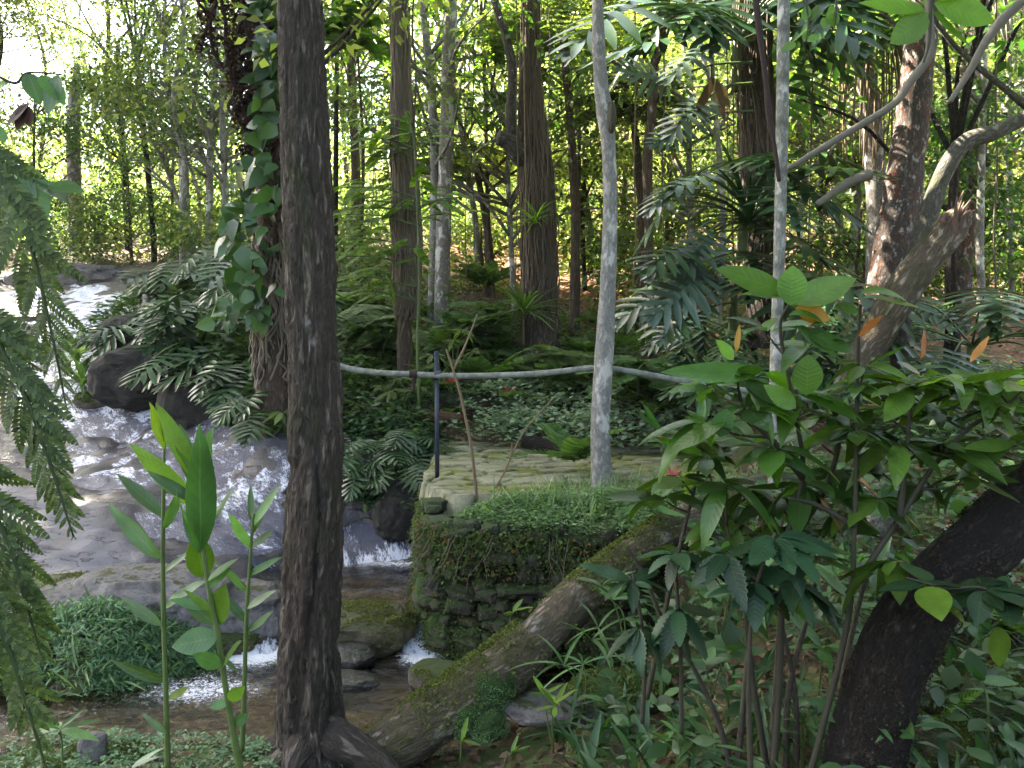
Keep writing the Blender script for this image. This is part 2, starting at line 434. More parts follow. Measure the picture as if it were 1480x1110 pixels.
def build_terrain():
    w = np.linspace(math.log(1.1), math.log(105), 600); yy = np.exp(w)-3.1
    u = np.sinh(np.linspace(-1.55, 1.55, 430))/np.sinh(1.55)*1.7
    Y, U_ = np.meshgrid(yy, u, indexing='ij'); X = U_*(Y+3.1)
    Z = tz(X, Y)
    q = near_line(SC, X, Y, SW); sl = sdist(SLAB, X, Y); lo = sdist(LOW, X, Y); up = sdist(UPP, X, Y)
    rock = np.maximum(sst(1.5, 1.15, q), sst(.25, -.1, sl)); rock = np.maximum(rock, sst(.35, .1, up)*sst(5.9, 6.3, Y))
    # layered ledges on the rock
    lay = (ridged(np.stack([X*.9+Y*.25, Y*2.6, Z*0], -1), 4, 9)-.55)
    Z = Z+rock*lay*.17
    bed = np.maximum(sst(.15, -.1, lo), sst(.05, -.1, up))
    moss = fbm(xy0(X, Y, 1.6), 4, 21)*.9+.1*(Y < 12)
    orange = sst(9.5, 11, Y)*sst(.42, .6, fbm(xy0(X, Y, .5), 3, 33)+.2*sst(0., 4., X)-.25*(X < -2))
    wet = sst(1.45, 1.15, q)
    mask = np.stack([rock, np.where(rock > .5, wet, sst(.45, .62, moss)*(1-orange)), orange, bed], -1).reshape(-1, 4)
    nr, nc = X.shape; i = np.arange(nr-1)[:, None]*nc; j = np.arange(nc-1)[None]
    f = np.stack([i+j, i+j+1, i+nc+j+1, i+nc+j], -1).reshape(-1, 4)
    mb = MB(); mb.add(np.stack([X, Y, Z], -1).reshape(-1, 3), f)
    return mb.build('ground', groundmat(), attr={'mask': mask})

def groundmat():
    m, nt, out = mat('forest_floor'); N = NT(nt)
    a = N.n('Attribute', attribute_name='mask'); sp = N.n('SeparateColor'); N.l(a.outputs['Color'], sp.inputs[0])
    R, Gm, B = sp.outputs[0], sp.outputs[1], sp.outputs[2]; bedm = a.outputs['Alpha']
    tc = N.n('TexCoord').outputs['Object']
    vo = N.n('TexVoronoi', voronoi_dimensions='3D'); vo.inputs['Scale'].default_value = 26.; N.l(tc, vo.inputs['Vector'])
    sc = N.n('SeparateColor'); N.l(vo.outputs['Color'], sc.inputs[0])
    n1 = N.noise(tc, 6., 6.); n2 = N.noise(tc, 45., 5., .65)
    soil = N.mix(sc.outputs[0], (.030, .020, .012), (.10, .065, .038))
    soil = N.mix(N.ramp(sc.outputs[1], .8, .9), soil, (.22, .16, .10))
    orng = N.mix(sc.outputs[0], (.10, .044, .022), (.23, .105, .052)); orng = N.mix(N.ramp(sc.outputs[1], .75, .88), orng, (.27, .17, .10))
    mossc = N.mix(n2, (.020, .042, .008), (.10, .14, .03))
    gcol = N.mix(B, soil, orng); gcol = N.mix(N.math('MULTIPLY', Gm, N.ramp(n1, .35, .6)), gcol, mossc)
    rv = N.mapping(tc, (1.2, 3.2, 5.)); r1 = N.noise(rv, 2.2, 8., .62, .5); r2 = N.noise(tc, 22., 6., .7)
    rk = N.mix(r1, (.062, .06, .068), (.205, .198, .22)); rk = N.mix(N.ramp(r2, .5, .75, 0, .5), rk, (.12, .105, .10))
    crack = N.ramp(N.math('ABSOLUTE', N.math('SUBTRACT', N.noise(rv, 1.7, 7., .6), .5)), 0, .012)
    rk = N.mix(crack, (.05, .04, .04), rk)
    rk = N.mix(N.ramp(N.noise(tc, 1.3, 4.), .6, .7, 0, .5), rk, (.20, .14, .10))
    wetm = N.math('MULTIPLY', Gm, R); rk = N.mix(wetm, rk, N.mix(1., rk, (.30, .29, .31), 'MULTIPLY'))
    bd = N.mix(sc.outputs[0], (.12, .075, .03), (.36, .26, .11)); bd = N.mix(N.ramp(n1, .4, .65, 0, .6), bd, (.045, .035, .02))
    col = N.mix(R, gcol, rk); col = N.mix(bedm, col, bd)
    ro = N.math('SUBTRACT', N.math('SUBTRACT', .9, N.math('MULTIPLY', R, .2)), N.math('MULTIPLY', wetm, .42))
    h = N.math('ADD', N.math('MULTIPLY', n2, .5), N.math('ADD', N.math('MULTIPLY', sc.outputs[2], N.math('SUBTRACT', .6, N.math('MULTIPLY', R, .6))), N.math('MULTIPLY', crack, R)))
    N.l(N.bsdf(col, ro, .35, N.bump(h, .7, .03)), out.inputs[0])
    return m

def cascademat():
    m, nt, out = mat('rushing_water'); N = NT(nt)
    uv = N.n('UVMap').outputs[0]
    v1 = N.mapping(uv, (13., 4.5, 1.)); v2 = N.mapping(uv, (60., 20., 1.)); v3 = N.mapping(uv, (2.6, 1.2, 1))
    a = N.noise(v1, 1., 5., .62, 1.2); b = N.noise(v2, 1., 5., .7, .8); c = N.noise(v3, 1., 4., .6, .6)
    at = N.n('Attribute', attribute_name='foam'); sp = N.n('SeparateColor'); N.l(at.outputs['Color'], sp.inputs[0])
    f = N.math('ADD', N.math('MULTIPLY', a, .42), N.math('ADD', N.math('MULTIPLY', b, .38), N.math('MULTIPLY', c, .5)))
    f = N.math('ADD', f, N.math('MULTIPLY', N.math('SUBTRACT', sp.outputs[0], .5), .5))
    foam = N.ramp(f, .625, .73)
    h = N.math('ADD', N.math('MULTIPLY', a, 1.), N.math('MULTIPLY', b, .7))
    nor = N.bump(h, .9, .035)
    foam = N.math('MAXIMUM', foam, N.math('MULTIPLY', N.ramp(N.noise(N.mapping(uv, (80., 26., 1.)), 1., 4., .7, .6), .53, .66, 0, .75), N.ramp(N.math('ADD', N.math('MULTIPLY', c, .6), N.math('MULTIPLY', a, .4)), .42, .58)))  # fine sparkle painted in as white flecks along with the foam
    wat = N.bsdf((.045, .054, .11), .13, .9, nor); fo = N.bsdf((.66, .68, .78), .6, .3, nor)  # blue base colour stands in for reflected sky
    x = N.n('MixShader'); N.l(foam, x.inputs[0]); N.l(wat, x.inputs[1]); N.l(fo, x.inputs[2])
    tr = N.n('BsdfTransparent'); tr.inputs[0].default_value = (.8, .78, .8, 1)
    x2 = N.n('MixShader'); N.l(N.math('MULTIPLY', N.math('SUBTRACT', 1., foam), sp.outputs[1]), x2.inputs[0]); N.l(x.outputs[0], x2.inputs[1]); N.l(tr.outputs[0], x2.inputs[2])
    N.l(x2.outputs[0], out.inputs[0]); return m
def poolmat():
    m, nt, out = mat('pool_water'); N = NT(nt)
    tc = N.n('TexCoord').outputs['Object']
    h = N.math('ADD', N.noise(N.mapping(tc, (1., 1.6, 1)), 7., 5., .6, 1.0), N.math('MULTIPLY', N.noise(tc, 26., 3., .6, .5), .35))
    nor = N.bump(h, .55, .05)
    fr = N.n('Fresnel'); fr.inputs[0].default_value = 1.33; N.l(nor, fr.inputs['Normal'])
    gl = N.n('BsdfGlossy'); gl.inputs['Roughness'].default_value = .06; N.l(nor, gl.inputs['Normal'])
    tr = N.n('BsdfTransparent'); tr.inputs[0].default_value = (.78, .72, .58, 1)
    x = N.n('MixShader'); N.l(N.math('ADD', N.math('MULTIPLY', fr.outputs[0], 1.1), .03), x.inputs[0]); N.l(tr.outputs[0], x.inputs[1]); N.l(gl.outputs[0], x.inputs[2])
    at = N.n('Attribute', attribute_name='foam'); sp = N.n('SeparateColor'); N.l(at.outputs['Color'], sp.inputs[0])
    fn = N.noise(tc, 28., 6., .75, 1.5)
    fm = N.ramp(N.math('ADD', fn, N.math('MULTIPLY', N.math('SUBTRACT', sp.outputs[0], .55), .6)), .52, .68)
    fo = N.bsdf((.72, .72, .77), .6, .3, nor)
    x2 = N.n('MixShader'); N.l(fm, x2.inputs[0]); N.l(x.outputs[0], x2.inputs[1]); N.l(fo, x2.inputs[2])
    N.l(x2.outputs[0], out.inputs[0]); return m

def ribbon_water(name, line, half, ns, nt_, lift, foamf, amp=.05, zline=None, mat_=None, seed=0, clear=.30, fine=0):
    """a sheet of water following the ground along a centre line"""
    c = catmull(np.column_stack([line, half]+([zline] if zline is not None else [])), ns)
    t = nrm(np.gradient(c[:, :2], axis=0)); nx = np.stack([-t[:, 1], t[:, 0]], -1)
    L = np.concatenate([[0], np.cumsum(np.linalg.norm(np.diff(c[:, :2], axis=0), axis=1))])
    s = np.linspace(-1, 1, nt_)
    X = c[:, None, 0]+nx[:, None, 0]*s*c[:, None, 2]; Y = c[:, None, 1]+nx[:, None, 1]*s*c[:, None, 2]
    q = np.stack([(s[None]*c[:, None, 2])*3.2, np.repeat(L[:, None], nt_, 1)*1.1, np.zeros_like(X)+seed], -1)
    n = fbm(q, 4, 40+seed); n2 = fbm(q*[3., 2.4, 1]+5, 3, 47+seed)
    if zline is None:
        Z = tz(X, Y)
        K = 3
        for _ in range(2):      # smooth the ground under the sheet so water bridges small hollows
            Zp = np.pad(Z, ((K, K), (K, K)), 'edge'); cs = np.cumsum(np.cumsum(Zp, 0), 1); cs = np.pad(cs, ((1, 0), (1, 0)))
            k = 2*K+1; Z = (cs[k:, k:]-cs[:-k, k:]-cs[k:, :-k]+cs[:-k, :-k])/(k*k)
    else: Z = np.repeat(c[:, 3:4], nt_, 1)
    Z = Z+lift+(n-.5)*amp*2+(n2-.5)*amp*.8-.05*np.abs(s[None])**6
    foam = np.clip(foamf(X, Y, s[None]+0*X, L[:, None]+0*X), 0, 1)
    mb = MB(); i = np.arange(ns-1)[:, None]*nt_; j = np.arange(nt_-1)[None]
    f = np.stack([i+j, i+nt_+j, i+nt_+j+1, i+j+1], -1).reshape(-1, 4)
    uv = np.stack([s[None]*c[:, None, 2], np.repeat(L[:, None], nt_, 1)], -1).reshape(-1, 2)
    mb.add(np.stack([X, Y, Z], -1).reshape(-1, 3), f, uv=uv)
    at = np.stack([foam, np.full_like(foam, clear), foam*0, foam*0+1], -1).reshape(-1, 4)
    return mb.build(name, mat_, uv=True, attr={'foam': at})
def pool_water(name, poly, z, res, foamf, grow=.25, m=None):
    p = np.asarray(poly); x0, y0 = p.min(0)-grow; x1, y1 = p.max(0)+grow
    X, Y = np.meshgrid(np.arange(x0, x1, res), np.arange(y0, y1, res), indexing='ij'); nr, nc = X.shape
    d = sdist(poly, X, Y)
    Z = z+(fbm(xy0(X, Y, 5.), 3, 77)-.5)*.02
    i = np.arange(nr-1)[:, None]*nc; j = np.arange(nc-1)[None]
    keep = (d[:-1, :-1] < grow)
    f = np.stack([i+j, i+nc+j, i+nc+j+1, i+j+1], -1)[keep]
    foam = np.clip(foamf(X, Y), 0, 1)
    mb = MB(); mb.add(np.stack([X, Y, Z], -1).reshape(-1, 3), f)
    return mb.build(name, m, attr={'foam': np.stack([foam, foam*0, foam*0, foam*0+1], -1).reshape(-1, 4)})

# ---------------------------------------------------------------- rocks
def ico(sub):
    t = (1+5**.5)/2
    v = [(-1,t,0),(1,t,0),(-1,-t,0),(1,-t,0),(0,-1,t),(0,1,t),(0,-1,-t),(0,1,-t),(t,0,-1),(t,0,1),(-t,0,-1),(-t,0,1)]
    f = [(0,11,5),(0,5,1),(0,1,7),(0,7,10),(0,10,11),(1,5,9),(5,11,4),(11,10,2),(10,7,6),(7,1,8),(3,9,4),(3,4,2),(3,2,6),(3,6,8),(3,8,9),(4,9,5),(2,4,11),(6,2,10),(8,6,7),(9,8,1)]
    v = [np.array(q, float)/np.linalg.norm(q) for q in v]
    for _ in range(sub):
        c = {}; g = []
        def md(a, b):
            k = (min(a, b), max(a, b))
            if k not in c:
                w = v[a]+v[b]; v.append(w/np.linalg.norm(w)); c[k] = len(v)-1
            return c[k]
        for a, b, d in f:
            e, h, i = md(a, b), md(b, d), md(d, a); g += [(a, e, i), (b, h, e), (d, i, h), (e, h, i)]
        f = g
    return np.array(v), np.array(f)
ICO = {k: ico(k) for k in (1, 2, 3, 4, 5)}
def rock(mb, c, r, sub=4, seed=0, rough=.25, rz=0., flat=1.2, mat=0, tilt=0.):
    v, f = ICO[sub]; v = v.copy(); r = np.broadcast_to(np.asarray(r, float), (3,))
    p = np.sign(v)*np.abs(v)**(1/flat); p = p/np.linalg.norm(p, axis=1, keepdims=True)**.35
    q = v*1.3+seed*3.7
    p = p*(1+rough*(fbm(q, 4, seed)*2-1)+rough*.45*(ridged(q*2.3, 3, seed+3)-.6))[:, None]*r
    if tilt: cc, ss = math.cos(tilt), math.sin(tilt); p = np.stack([p[:, 0]*cc-p[:, 2]*ss, p[:, 1], p[:, 0]*ss+p[:, 2]*cc], -1)
    cc, ss = math.cos(rz), math.sin(rz)
    p = np.stack([p[:, 0]*cc-p[:, 1]*ss, p[:, 0]*ss+p[:, 1]*cc, p[:, 2]], -1)
    mb.add(p+np.asarray(c), f, mat)
def rockmat(name, c1, c2, moss=(.05, .085, .015), amt=.5, rough=.8, sc=6.):
    m, nt, out = mat(name); N = NT(nt)
    tc = N.n('TexCoord').outputs['Object']; n1 = N.noise(tc, sc, 8., .62, .3); n2 = N.noise(tc, sc*6, 6., .7)
    col = N.mix(N.ramp(n1, .3, .7), c1, c2); col = N.mix(N.ramp(n2, .45, .75, 0, .6), col, tuple(q*.35 for q in c1))
    g = N.n('NewGeometry'); sp = N.n('SeparateXYZ'); N.l(g.outputs['Normal'], sp.inputs[0])
    mk = N.ramp(N.math('ADD', N.math('ADD', N.math('MULTIPLY', sp.outputs[2], .35), n1), N.math('MULTIPLY', n2, .3)), 1.05-amt*.75, 1.2-amt*.75)
    mc = N.mix(N.noise(tc, 60., 3.), tuple(q*.4 for q in moss), tuple(q*1.5 for q in moss))
    col = N.mix(mk, col, mc)
    N.l(N.bsdf(col, N.math('ADD', rough, N.math('MULTIPLY', mk, .15)), .4, N.bump(N.math('ADD', n1, N.math('MULTIPLY', n2, .6)), .8, .03)), out.inputs[0]); return m
# ================================================================ MATERIALS
M = {}
M['bg'] = leafmat('sun_tinted_leaves', (.11,.155,.035), (.26,.27,.085), .55, .5, .3, tcol=(1.35,1.5,.75))  # brighter leaf copy, sunlight put into the colour
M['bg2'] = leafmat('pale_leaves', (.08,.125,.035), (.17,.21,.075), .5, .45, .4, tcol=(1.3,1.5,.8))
M['bg3'] = leafmat('shade_tinted_leaves', (.035,.085,.018), (.07,.13,.025), .4, .45, .4)  # darker leaf copy, shade put into the colour
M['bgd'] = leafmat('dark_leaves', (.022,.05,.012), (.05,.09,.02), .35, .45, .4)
M['dry'] = leafmat('dry_leaves', (.16,.11,.06), (.33,.26,.17), .25, .8, .1)
M['philo'] = leafmat('philodendron_leaves', (.022,.052,.022), (.042,.085,.032), .14, .30, .5)
M['fern'] = leafmat('fern_leaves', (.06,.12,.035), (.115,.18,.06), .4, .5, .3)
M['fernd'] = leafmat('near_fern', (.042,.07,.025), (.085,.12,.045), .35, .55, .25)
M['lime'] = leafmat('lime_leaves', (.09,.19,.02), (.15,.26,.03), .5, .45, .35)
M['shrub'] = leafmat('shrub_leaves', (.030,.070,.014), (.07,.14,.02), .36, .30, .4, vein=.12)
M['young'] = leafmat('young_leaves', (.075,.155,.018), (.13,.225,.028), .5, .35, .45, vein=.12)
M['serr'] = leafmat('serrated_leaves', (.012,.036,.016), (.022,.055,.022), .15, .38, .3, vein=.1)
M['orange'] = leafmat('orange_leaves', (.38,.13,.02), (.5,.24,.03), .4, .4, .4, vein=.2, tcol=(1.2,1.1,.7))
M['ginger'] = leafmat('ginger_leaves', (.045,.12,.03), (.075,.17,.04), .38, .38, .5, vein=.25)
M['cover'] = leafmat('cover_leaves', (.09,.15,.08), (.22,.29,.18), .25, .4, .5)
M['grass'] = leafmat('grass_blades', (.085,.155,.055), (.17,.255,.11), .35, .5, .3)
M['cushion'] = leafmat('cushion_leaves', (.09,.165,.08), (.18,.275,.15), .35, .5, .3)
M['mossleaf'] = leafmat('moss_tufts', (.05,.12,.02), (.10,.20,.04), .3, .8, .1)
M['red'] = leafmat('red_bracts', (.45,.03,.07), (.6,.06,.12), .35, .4, .4, tcol=(1.2,.8,.8))
M['stem'] = plainmat('green_stem', (.07,.11,.03), .5, .4)
M['stemd'] = plainmat('dark_stem', (.038,.034,.022), .7, .3)
M['twig'] = plainmat('dry_twig', (.16,.115,.075), .8, .2)
M['root'] = plainmat('hanging_root', (.155,.125,.10), .85, .2)
M['vine'] = plainmat('dried_vine', (.035,.022,.020), .8, .2)
M['b_main'] = barkmat('bark_main', (.052,.041,.034), (.15,.122,.10), (.40,.37,.34), .62, 11, .22, .9, .03, (.050,.058,.022), .40, 2.0, .6)
M['b_dark'] = barkmat('bark_dark', (.017,.013,.011), (.055,.042,.034), (.19,.18,.12), .64, 16, .5, 1., .04, (.045,.048,.018), .34, 2.6, .8)
M['fuzz'] = leafmat('bark_fuzz', (.018,.013,.010), (.05,.038,.028), .1, .9, .1)
M['b_grey'] = barkmat('bark_grey', (.15,.13,.12), (.30,.28,.26), (.55,.54,.52), .52, 14, .5, .5, .01)
M['b_white'] = barkmat('bark_white', (.16,.155,.145), (.30,.29,.275), (.44,.43,.41), .57, 8, .5, .5, .008, None, .5, 4, .5)
M['b_brown'] = barkmat('bark_brown', (.06,.043,.032), (.15,.11,.082), (.36,.34,.31), .64, 12, .2, .8, .02)
M['b_red'] = barkmat('bark_reddish', (.07,.055,.05), (.18,.14,.125), (.42,.40,.38), .56, 10, .4, .8, .02, None, .4, 9, .6, red=(.13,.055,.035))
M['b_log'] = barkmat('bark_log', (.12,.095,.065), (.31,.25,.19), (.46,.42,.38), .60, 10, .3, 1., .03, (.085,.10,.022), .42, 4, .6)
M['b_thin'] = barkmat('bark_pole', (.16,.16,.14), (.33,.33,.30), (.5,.5,.48), .58, 14, .4, .4, .008, rings=11)
M['vineleaf'] = leafmat('dried_vine_leaves', (.035,.018,.018), (.07,.04,.035), .2, .7, .2, tcol=(1.2,1,.9))
M['fernsoft'] = leafmat('soft_fern', (.05,.085,.03), (.09,.13,.045), .4, .6, .2, tcol=(1.3,1.4,.7))
M['b_greyd'] = barkmat('bark_mossy_grey', (.07,.065,.055), (.17,.16,.14), (.36,.35,.31), .6, 12, .4, .7, .015, (.07,.08,.03), .4)
M['climb'] = leafmat('climber_leaves', (.026,.065,.02), (.06,.115,.035), .3, .32, .5)
M['midg'] = leafmat('slope_leaves', (.05,.10,.035), (.12,.18,.07), .42, .4, .5)
M['splint'] = plainmat('splintered_brown_wood', (.13,.085,.065), .85, .2)
M['rootd'] = plainmat('dark_hanging_root', (.11,.085,.065), .85, .2)
M['mosslog'] = leafmat('log_moss', (.065,.08,.02), (.14,.155,.045), .25, .8, .1)
M['redwood'] = plainmat('splintered_wood', (.20,.11,.09), .8, .2)
M['mosscush'] = leafmat('cushion_moss', (.08,.16,.06), (.15,.26,.11), .3, .7, .15)
M['lianam'] = plainmat('liana_bark', (.15,.135,.11), .8, .2)
M['b_grey2'] = barkmat('bark_dark_grey', (.05,.042,.036), (.14,.12,.105), (.34,.33,.30), .62, 12, .25, .8, .02)  # darker grey bark
M['rock_green2'] = rockmat('bank_moss', (.04,.04,.02), (.13,.12,.08), moss=(.05,.075,.015), amt=.7)
M['philosilver'] = leafmat('silvery_split_leaves', (.05,.085,.06), (.08,.125,.095), .2, .28, .7)
M['dryb'] = leafmat('brown_dead_leaf', (.085,.05,.032), (.14,.085,.055), .08, .8, .15)
M['ginger2'] = leafmat('seedling_leaves', (.022,.06,.02), (.06,.125,.04), .32, .4, .45)
M['litter'] = leafmat('litter_leaves', (.05,.03,.018), (.17,.11,.065), .1, .8, .15)
M['b_brown3'] = plainmat('brown_stem', (.07,.06,.045), .85, .2, .6, 40, .5)
M['pipe'] = plainmat('weathered_pipe', (.20,.21,.185), .7, .3, .8, 18, .4)
M['bluepost'] = plainmat('blue_black_paint', (.022,.032,.055), .45, .5, .3)
M['blue'] = plainmat('blue_paint', (.06,.12,.24), .5, .4, .2)
M['twig2'] = plainmat('weathered_wood', (.30,.28,.24), .85, .2, .4)
M['redlog'] = barkmat('bark_red_timber', (.12,.06,.04), (.26,.15,.10), (.35,.28,.22), .7, 10, .2, .7, .02)
M['rock_mossy'] = rockmat('mossy_rock', (.05,.043,.035), (.13,.11,.085), moss=(.035,.05,.012), amt=.42)
M['rock_grey'] = rockmat('grey_rock', (.07,.062,.062), (.22,.20,.20), amt=.12, moss=(.05,.055,.018))
M['rock_wet'] = rockmat('wet_rock', (.018,.016,.016), (.06,.052,.048), moss=(.03,.04,.012), amt=.12, rough=.3)
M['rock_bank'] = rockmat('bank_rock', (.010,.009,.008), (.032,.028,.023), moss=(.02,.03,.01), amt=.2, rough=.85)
M['rock_olive'] = rockmat('olive_rock', (.05,.043,.025), (.14,.12,.06), moss=(.05,.055,.016), amt=.34, rough=.55)

# ================================================================ WORLD, LIGHT, CAMERA
SUN_AZ, SUN_EL = math.radians(-62), math.radians(47)      # azimuth from +Y, negative = left
w = bpy.data.worlds.new('World'); scene.world = w; w.use_nodes = True
nt = w.node_tree; sky = nt.nodes.new('ShaderNodeTexSky'); sky.sky_type = 'NISHITA'; sky.sun_disc = False
sky.sun_elevation = SUN_EL; sky.sun_rotation = SUN_AZ; sky.dust_density = 3.5; sky.air_density = 1.2; sky.ozone_density = 1.
hz = nt.nodes.new('ShaderNodeHueSaturation'); hz.inputs['Saturation'].default_value = .8; nt.links.new(sky.outputs[0], hz.inputs['Color']); nt.links.new(hz.outputs[0], nt.nodes['Background'].inputs[0]); nt.nodes['Background'].inputs[1].default_value = .058
sl = bpy.data.lights.new('sun', 'SUN'); sl.energy = 5.; sl.angle = math.radians(.6); sl.color = (1., .90, .72)
so = bpy.data.objects.new('sun', sl); COL.objects.link(so)
from mathutils import Vector
sv = Vector((math.sin(SUN_AZ)*math.cos(SUN_EL), math.cos(SUN_AZ)*math.cos(SUN_EL), math.sin(SUN_EL)))
so.rotation_euler = sv.to_track_quat('Z', 'Y').to_euler(); so.location = (0, 0, 30)
cd = bpy.data.cameras.new('camera'); cam = bpy.data.objects.new('camera', cd); COL.objects.link(cam)
cam.location = (0, 0, CAMZ); cam.rotation_euler = (PI/2-TH, 0, 0)
cd.sensor_width = 36; cd.lens = F/1480*36; cd.clip_end = 1000; cd.clip_start = .05; scene.camera = cam
vs = scene.view_settings; vs.view_transform = 'Standard'; vs.look = 'None'; vs.exposure = EXPO; vs.gamma = 1.; vs.use_curve_mapping = False
cy = scene.cycles; cy.max_bounces = 6; cy.diffuse_bounces = 3; cy.glossy_bounces = 2; cy.transmission_bounces = 4; cy.transparent_max_bounces = 12
cy.sample_clamp_indirect = 6.; cy.caustics_reflective = False; cy.caustics_refractive = False
try: cy.use_denoising = True
except Exception: pass

# ================================================================ THE SETTING
tag(build_terrain(), kind='structure')
CM = cascademat(); PM = poolmat()
def cf(X, Y, s, L): return .43+.27*sst(.4, 1., fbm(xy0(X, Y, .8), 3, 91))+.06*sst(12.5, 14., Y)+.12*sst(9., 11., Y)-.25*sst(.75, 1., np.abs(s))-.06*sst(8., 7.2, Y)
tag(ribbon_water('stream_water', SC, SW, 420, 90, .045, cf, .055, None, CM, 1), kind='structure')
# falls beside the pool
fl = np.array([(-1.5,8.25),(-1.35,7.9),(-1.2,7.55),(-1.08,7.25)]); fz = np.array([.58,.52,.33,.16])
tag(ribbon_water('falls_water', fl, np.array([.55,.5,.5,.6]), 60, 60, .0, lambda X, Y, s, L: .36+.28*sst(.75, 1.1, L)+.25*sst(.3, .9, s), .05, fz, CM, 2), kind='structure')
tag(pool_water('pool_water', UPP, .15, .03, lambda X, Y: .35+.42*np.exp(-((X+1.05)/.45)**2-((Y-7.15)/.14)**2)+.4*np.exp(-((X+2.1)/.3)**2-((Y-6.2)/.4)**2), .1, PM), kind='structure')
tag(pool_water('stream_pool', LOW, .0, .03, lambda X, Y: .30+.75*np.exp(-((X+.66)/.16)**2-((Y-5.42)/.16)**2)+.8*np.exp(-((X+1.85)/.3)**2-((Y-5.45)/.2)**2)+.45*np.exp(-((X+2.0)/.45)**2-((Y-4.9)/.25)**2), .3, PM), kind='structure')
fl = np.array([(-.70,5.82),(-.68,5.68),(-.655,5.56),(-.64,5.42)])
tag(ribbon_water('small_falls', fl, np.array([.12,.14,.15,.17]), 40, 30, .0, lambda X, Y, s, L: .72+0*X, .03, np.array([.16,.15,.06,-.01]), CM, 3), kind='structure')
fl = np.array([(-1.98,5.95),(-1.95,5.75),(-1.9,5.6),(-1.85,5.4)])
tag(ribbon_water('small_falls', fl, np.array([.12,.15,.17,.22]), 40, 30, .0, lambda X, Y, s, L: .62+0*X, .04, np.array([.17,.16,.07,-.01]), CM, 4), kind='structure')

# ---- thin haze hanging in the wood
mb = MB(); X0, X1, Y0, Y1, Z0, Z1 = -200., 200., -25., 115., -6., 60.
v = np.array([[x, y, z] for x in (X0, X1) for y in (Y0, Y1) for z in (Z0, Z1)]); mb.add(v, np.array([[0,1,3,2],[4,6,7,5],[0,4,5,1],[2,3,7,6],[0,2,6,4],[1,5,7,3]]))
m, nt, out = mat('haze'); pv = nt.nodes.new('ShaderNodeVolumePrincipled'); pv.inputs['Color'].default_value = (.95, .97, .9, 1); pv.inputs['Density'].default_value = HAZE; pv.inputs['Anisotropy'].default_value = .35
nt.links.new(pv.outputs[0], out.inputs['Volume'])
if HAZE: tag(mb.build('haze', m, smooth=False), 'thin bright haze between the far trees', 'haze', kind='stuff')
# ---- flagstone terrace
def flagmat():
    m, nt, out = mat('flagstone'); N = NT(nt)
    a = N.n('Attribute', attribute_name='stone'); sp = N.n('SeparateColor'); N.l(a.outputs['Color'], sp.inputs[0])
    tc = N.n('TexCoord').outputs['Object']; n1 = N.noise(tc, 2.2, 6., .65); n2 = N.noise(tc, 38., 5., .7)
    c = N.mix(sp.outputs[0], (.14,.14,.085), (.29,.28,.19)); c = N.mix(N.ramp(n2, .4, .7, 0, .5), c, (.12,.11,.07))
    mk = N.ramp(N.math('ADD', n1, N.math('MULTIPLY', N.math('SUBTRACT', sp.outputs[0], .5), -.16)), .43, .60, 0, .85)
    c = N.mix(mk, c, N.mix(n2, (.095,.11,.02), (.22,.225,.05)))
    c = N.mix(sp.outputs[1], c, (.035,.04,.012))
    N.l(N.bsdf(c, .8, .3, N.bump(n2, .6, .012)), out.inputs[0]); return m
def voronoi2(x, y, seed):
    """(nearest-cell id, edge distance) on a jittered lattice"""
    ix, iy = np.floor(x).astype(int), np.floor(y).astype(int); d1 = np.full(x.shape, 9.); d2 = d1.copy(); idd = np.zeros(x.shape)
    for a in range(-2, 3):
        for b in range(-2, 3):
            cx, cy_ = ix+a, iy+b; zz = np.zeros_like(cx)
            px = cx+_hash(cx, cy_, zz, seed); py = cy_+_hash(cx, cy_, zz, seed+1)
            d = np.hypot(x-px, y-py); h = _hash(cx, cy_, zz, seed+2)
            m1 = d < d1; d2 = np.where(m1, d1, np.minimum(d2, d)); idd = np.where(m1, h, idd); d1 = np.where(m1, d, d1)
    return idd, d2-d1
FLAG = [(-.76,6.5),(-.66,6.2),(-.42,6.02),(.2,5.95),(1.0,5.95),(2.2,6.1),(3.1,6.6),(3.3,8.6),(2.,8.8),(.6,8.8),(-.82,9.0),(-.78,7.5)]
def flagstones():
    X, Y = np.meshgrid(np.arange(-.9, 3.4, .018), np.arange(5.85, 9.1, .018), indexing='ij'); nr, nc = X.shape
    wob = (fbm(xy0(X, Y, 3.), 3, 61)-.5)*.25
    hh, e = voronoi2((X+wob)*3.0, (Y+wob)*8.5, 5)
    gap = sst(.16, .03, e)
    Z = PZ+(hh-.5)*.03-gap*.03+(fbm(xy0(X, Y, 1.3), 3, 4)-.5)*.05+(fbm(xy0(X, Y, 14.), 3, 4)-.5)*.012
    d = sdist(FLAG, X, Y)+(fbm(xy0(X, Y, 4.), 3, 8)-.5)*.16
    Z = np.where(d > 0, np.maximum(Z-d*9, .8), Z)
    i = np.arange(nr-1)[:, None]*nc; j = np.arange(nc-1)[None]
    f = np.stack([i+j, i+nc+j, i+nc+j+1, i+j+1], -1)[d[:-1, :-1] < .04]
    mb = MB(); mb.add(np.stack([X, Y, Z], -1).reshape(-1, 3), f)
    o = mb.build('patio', flagmat(), attr={'stone': np.stack([hh, gap, hh*0, hh*0+1], -1).reshape(-1, 4)})
    tag(o, kind='structure')
flagstones()

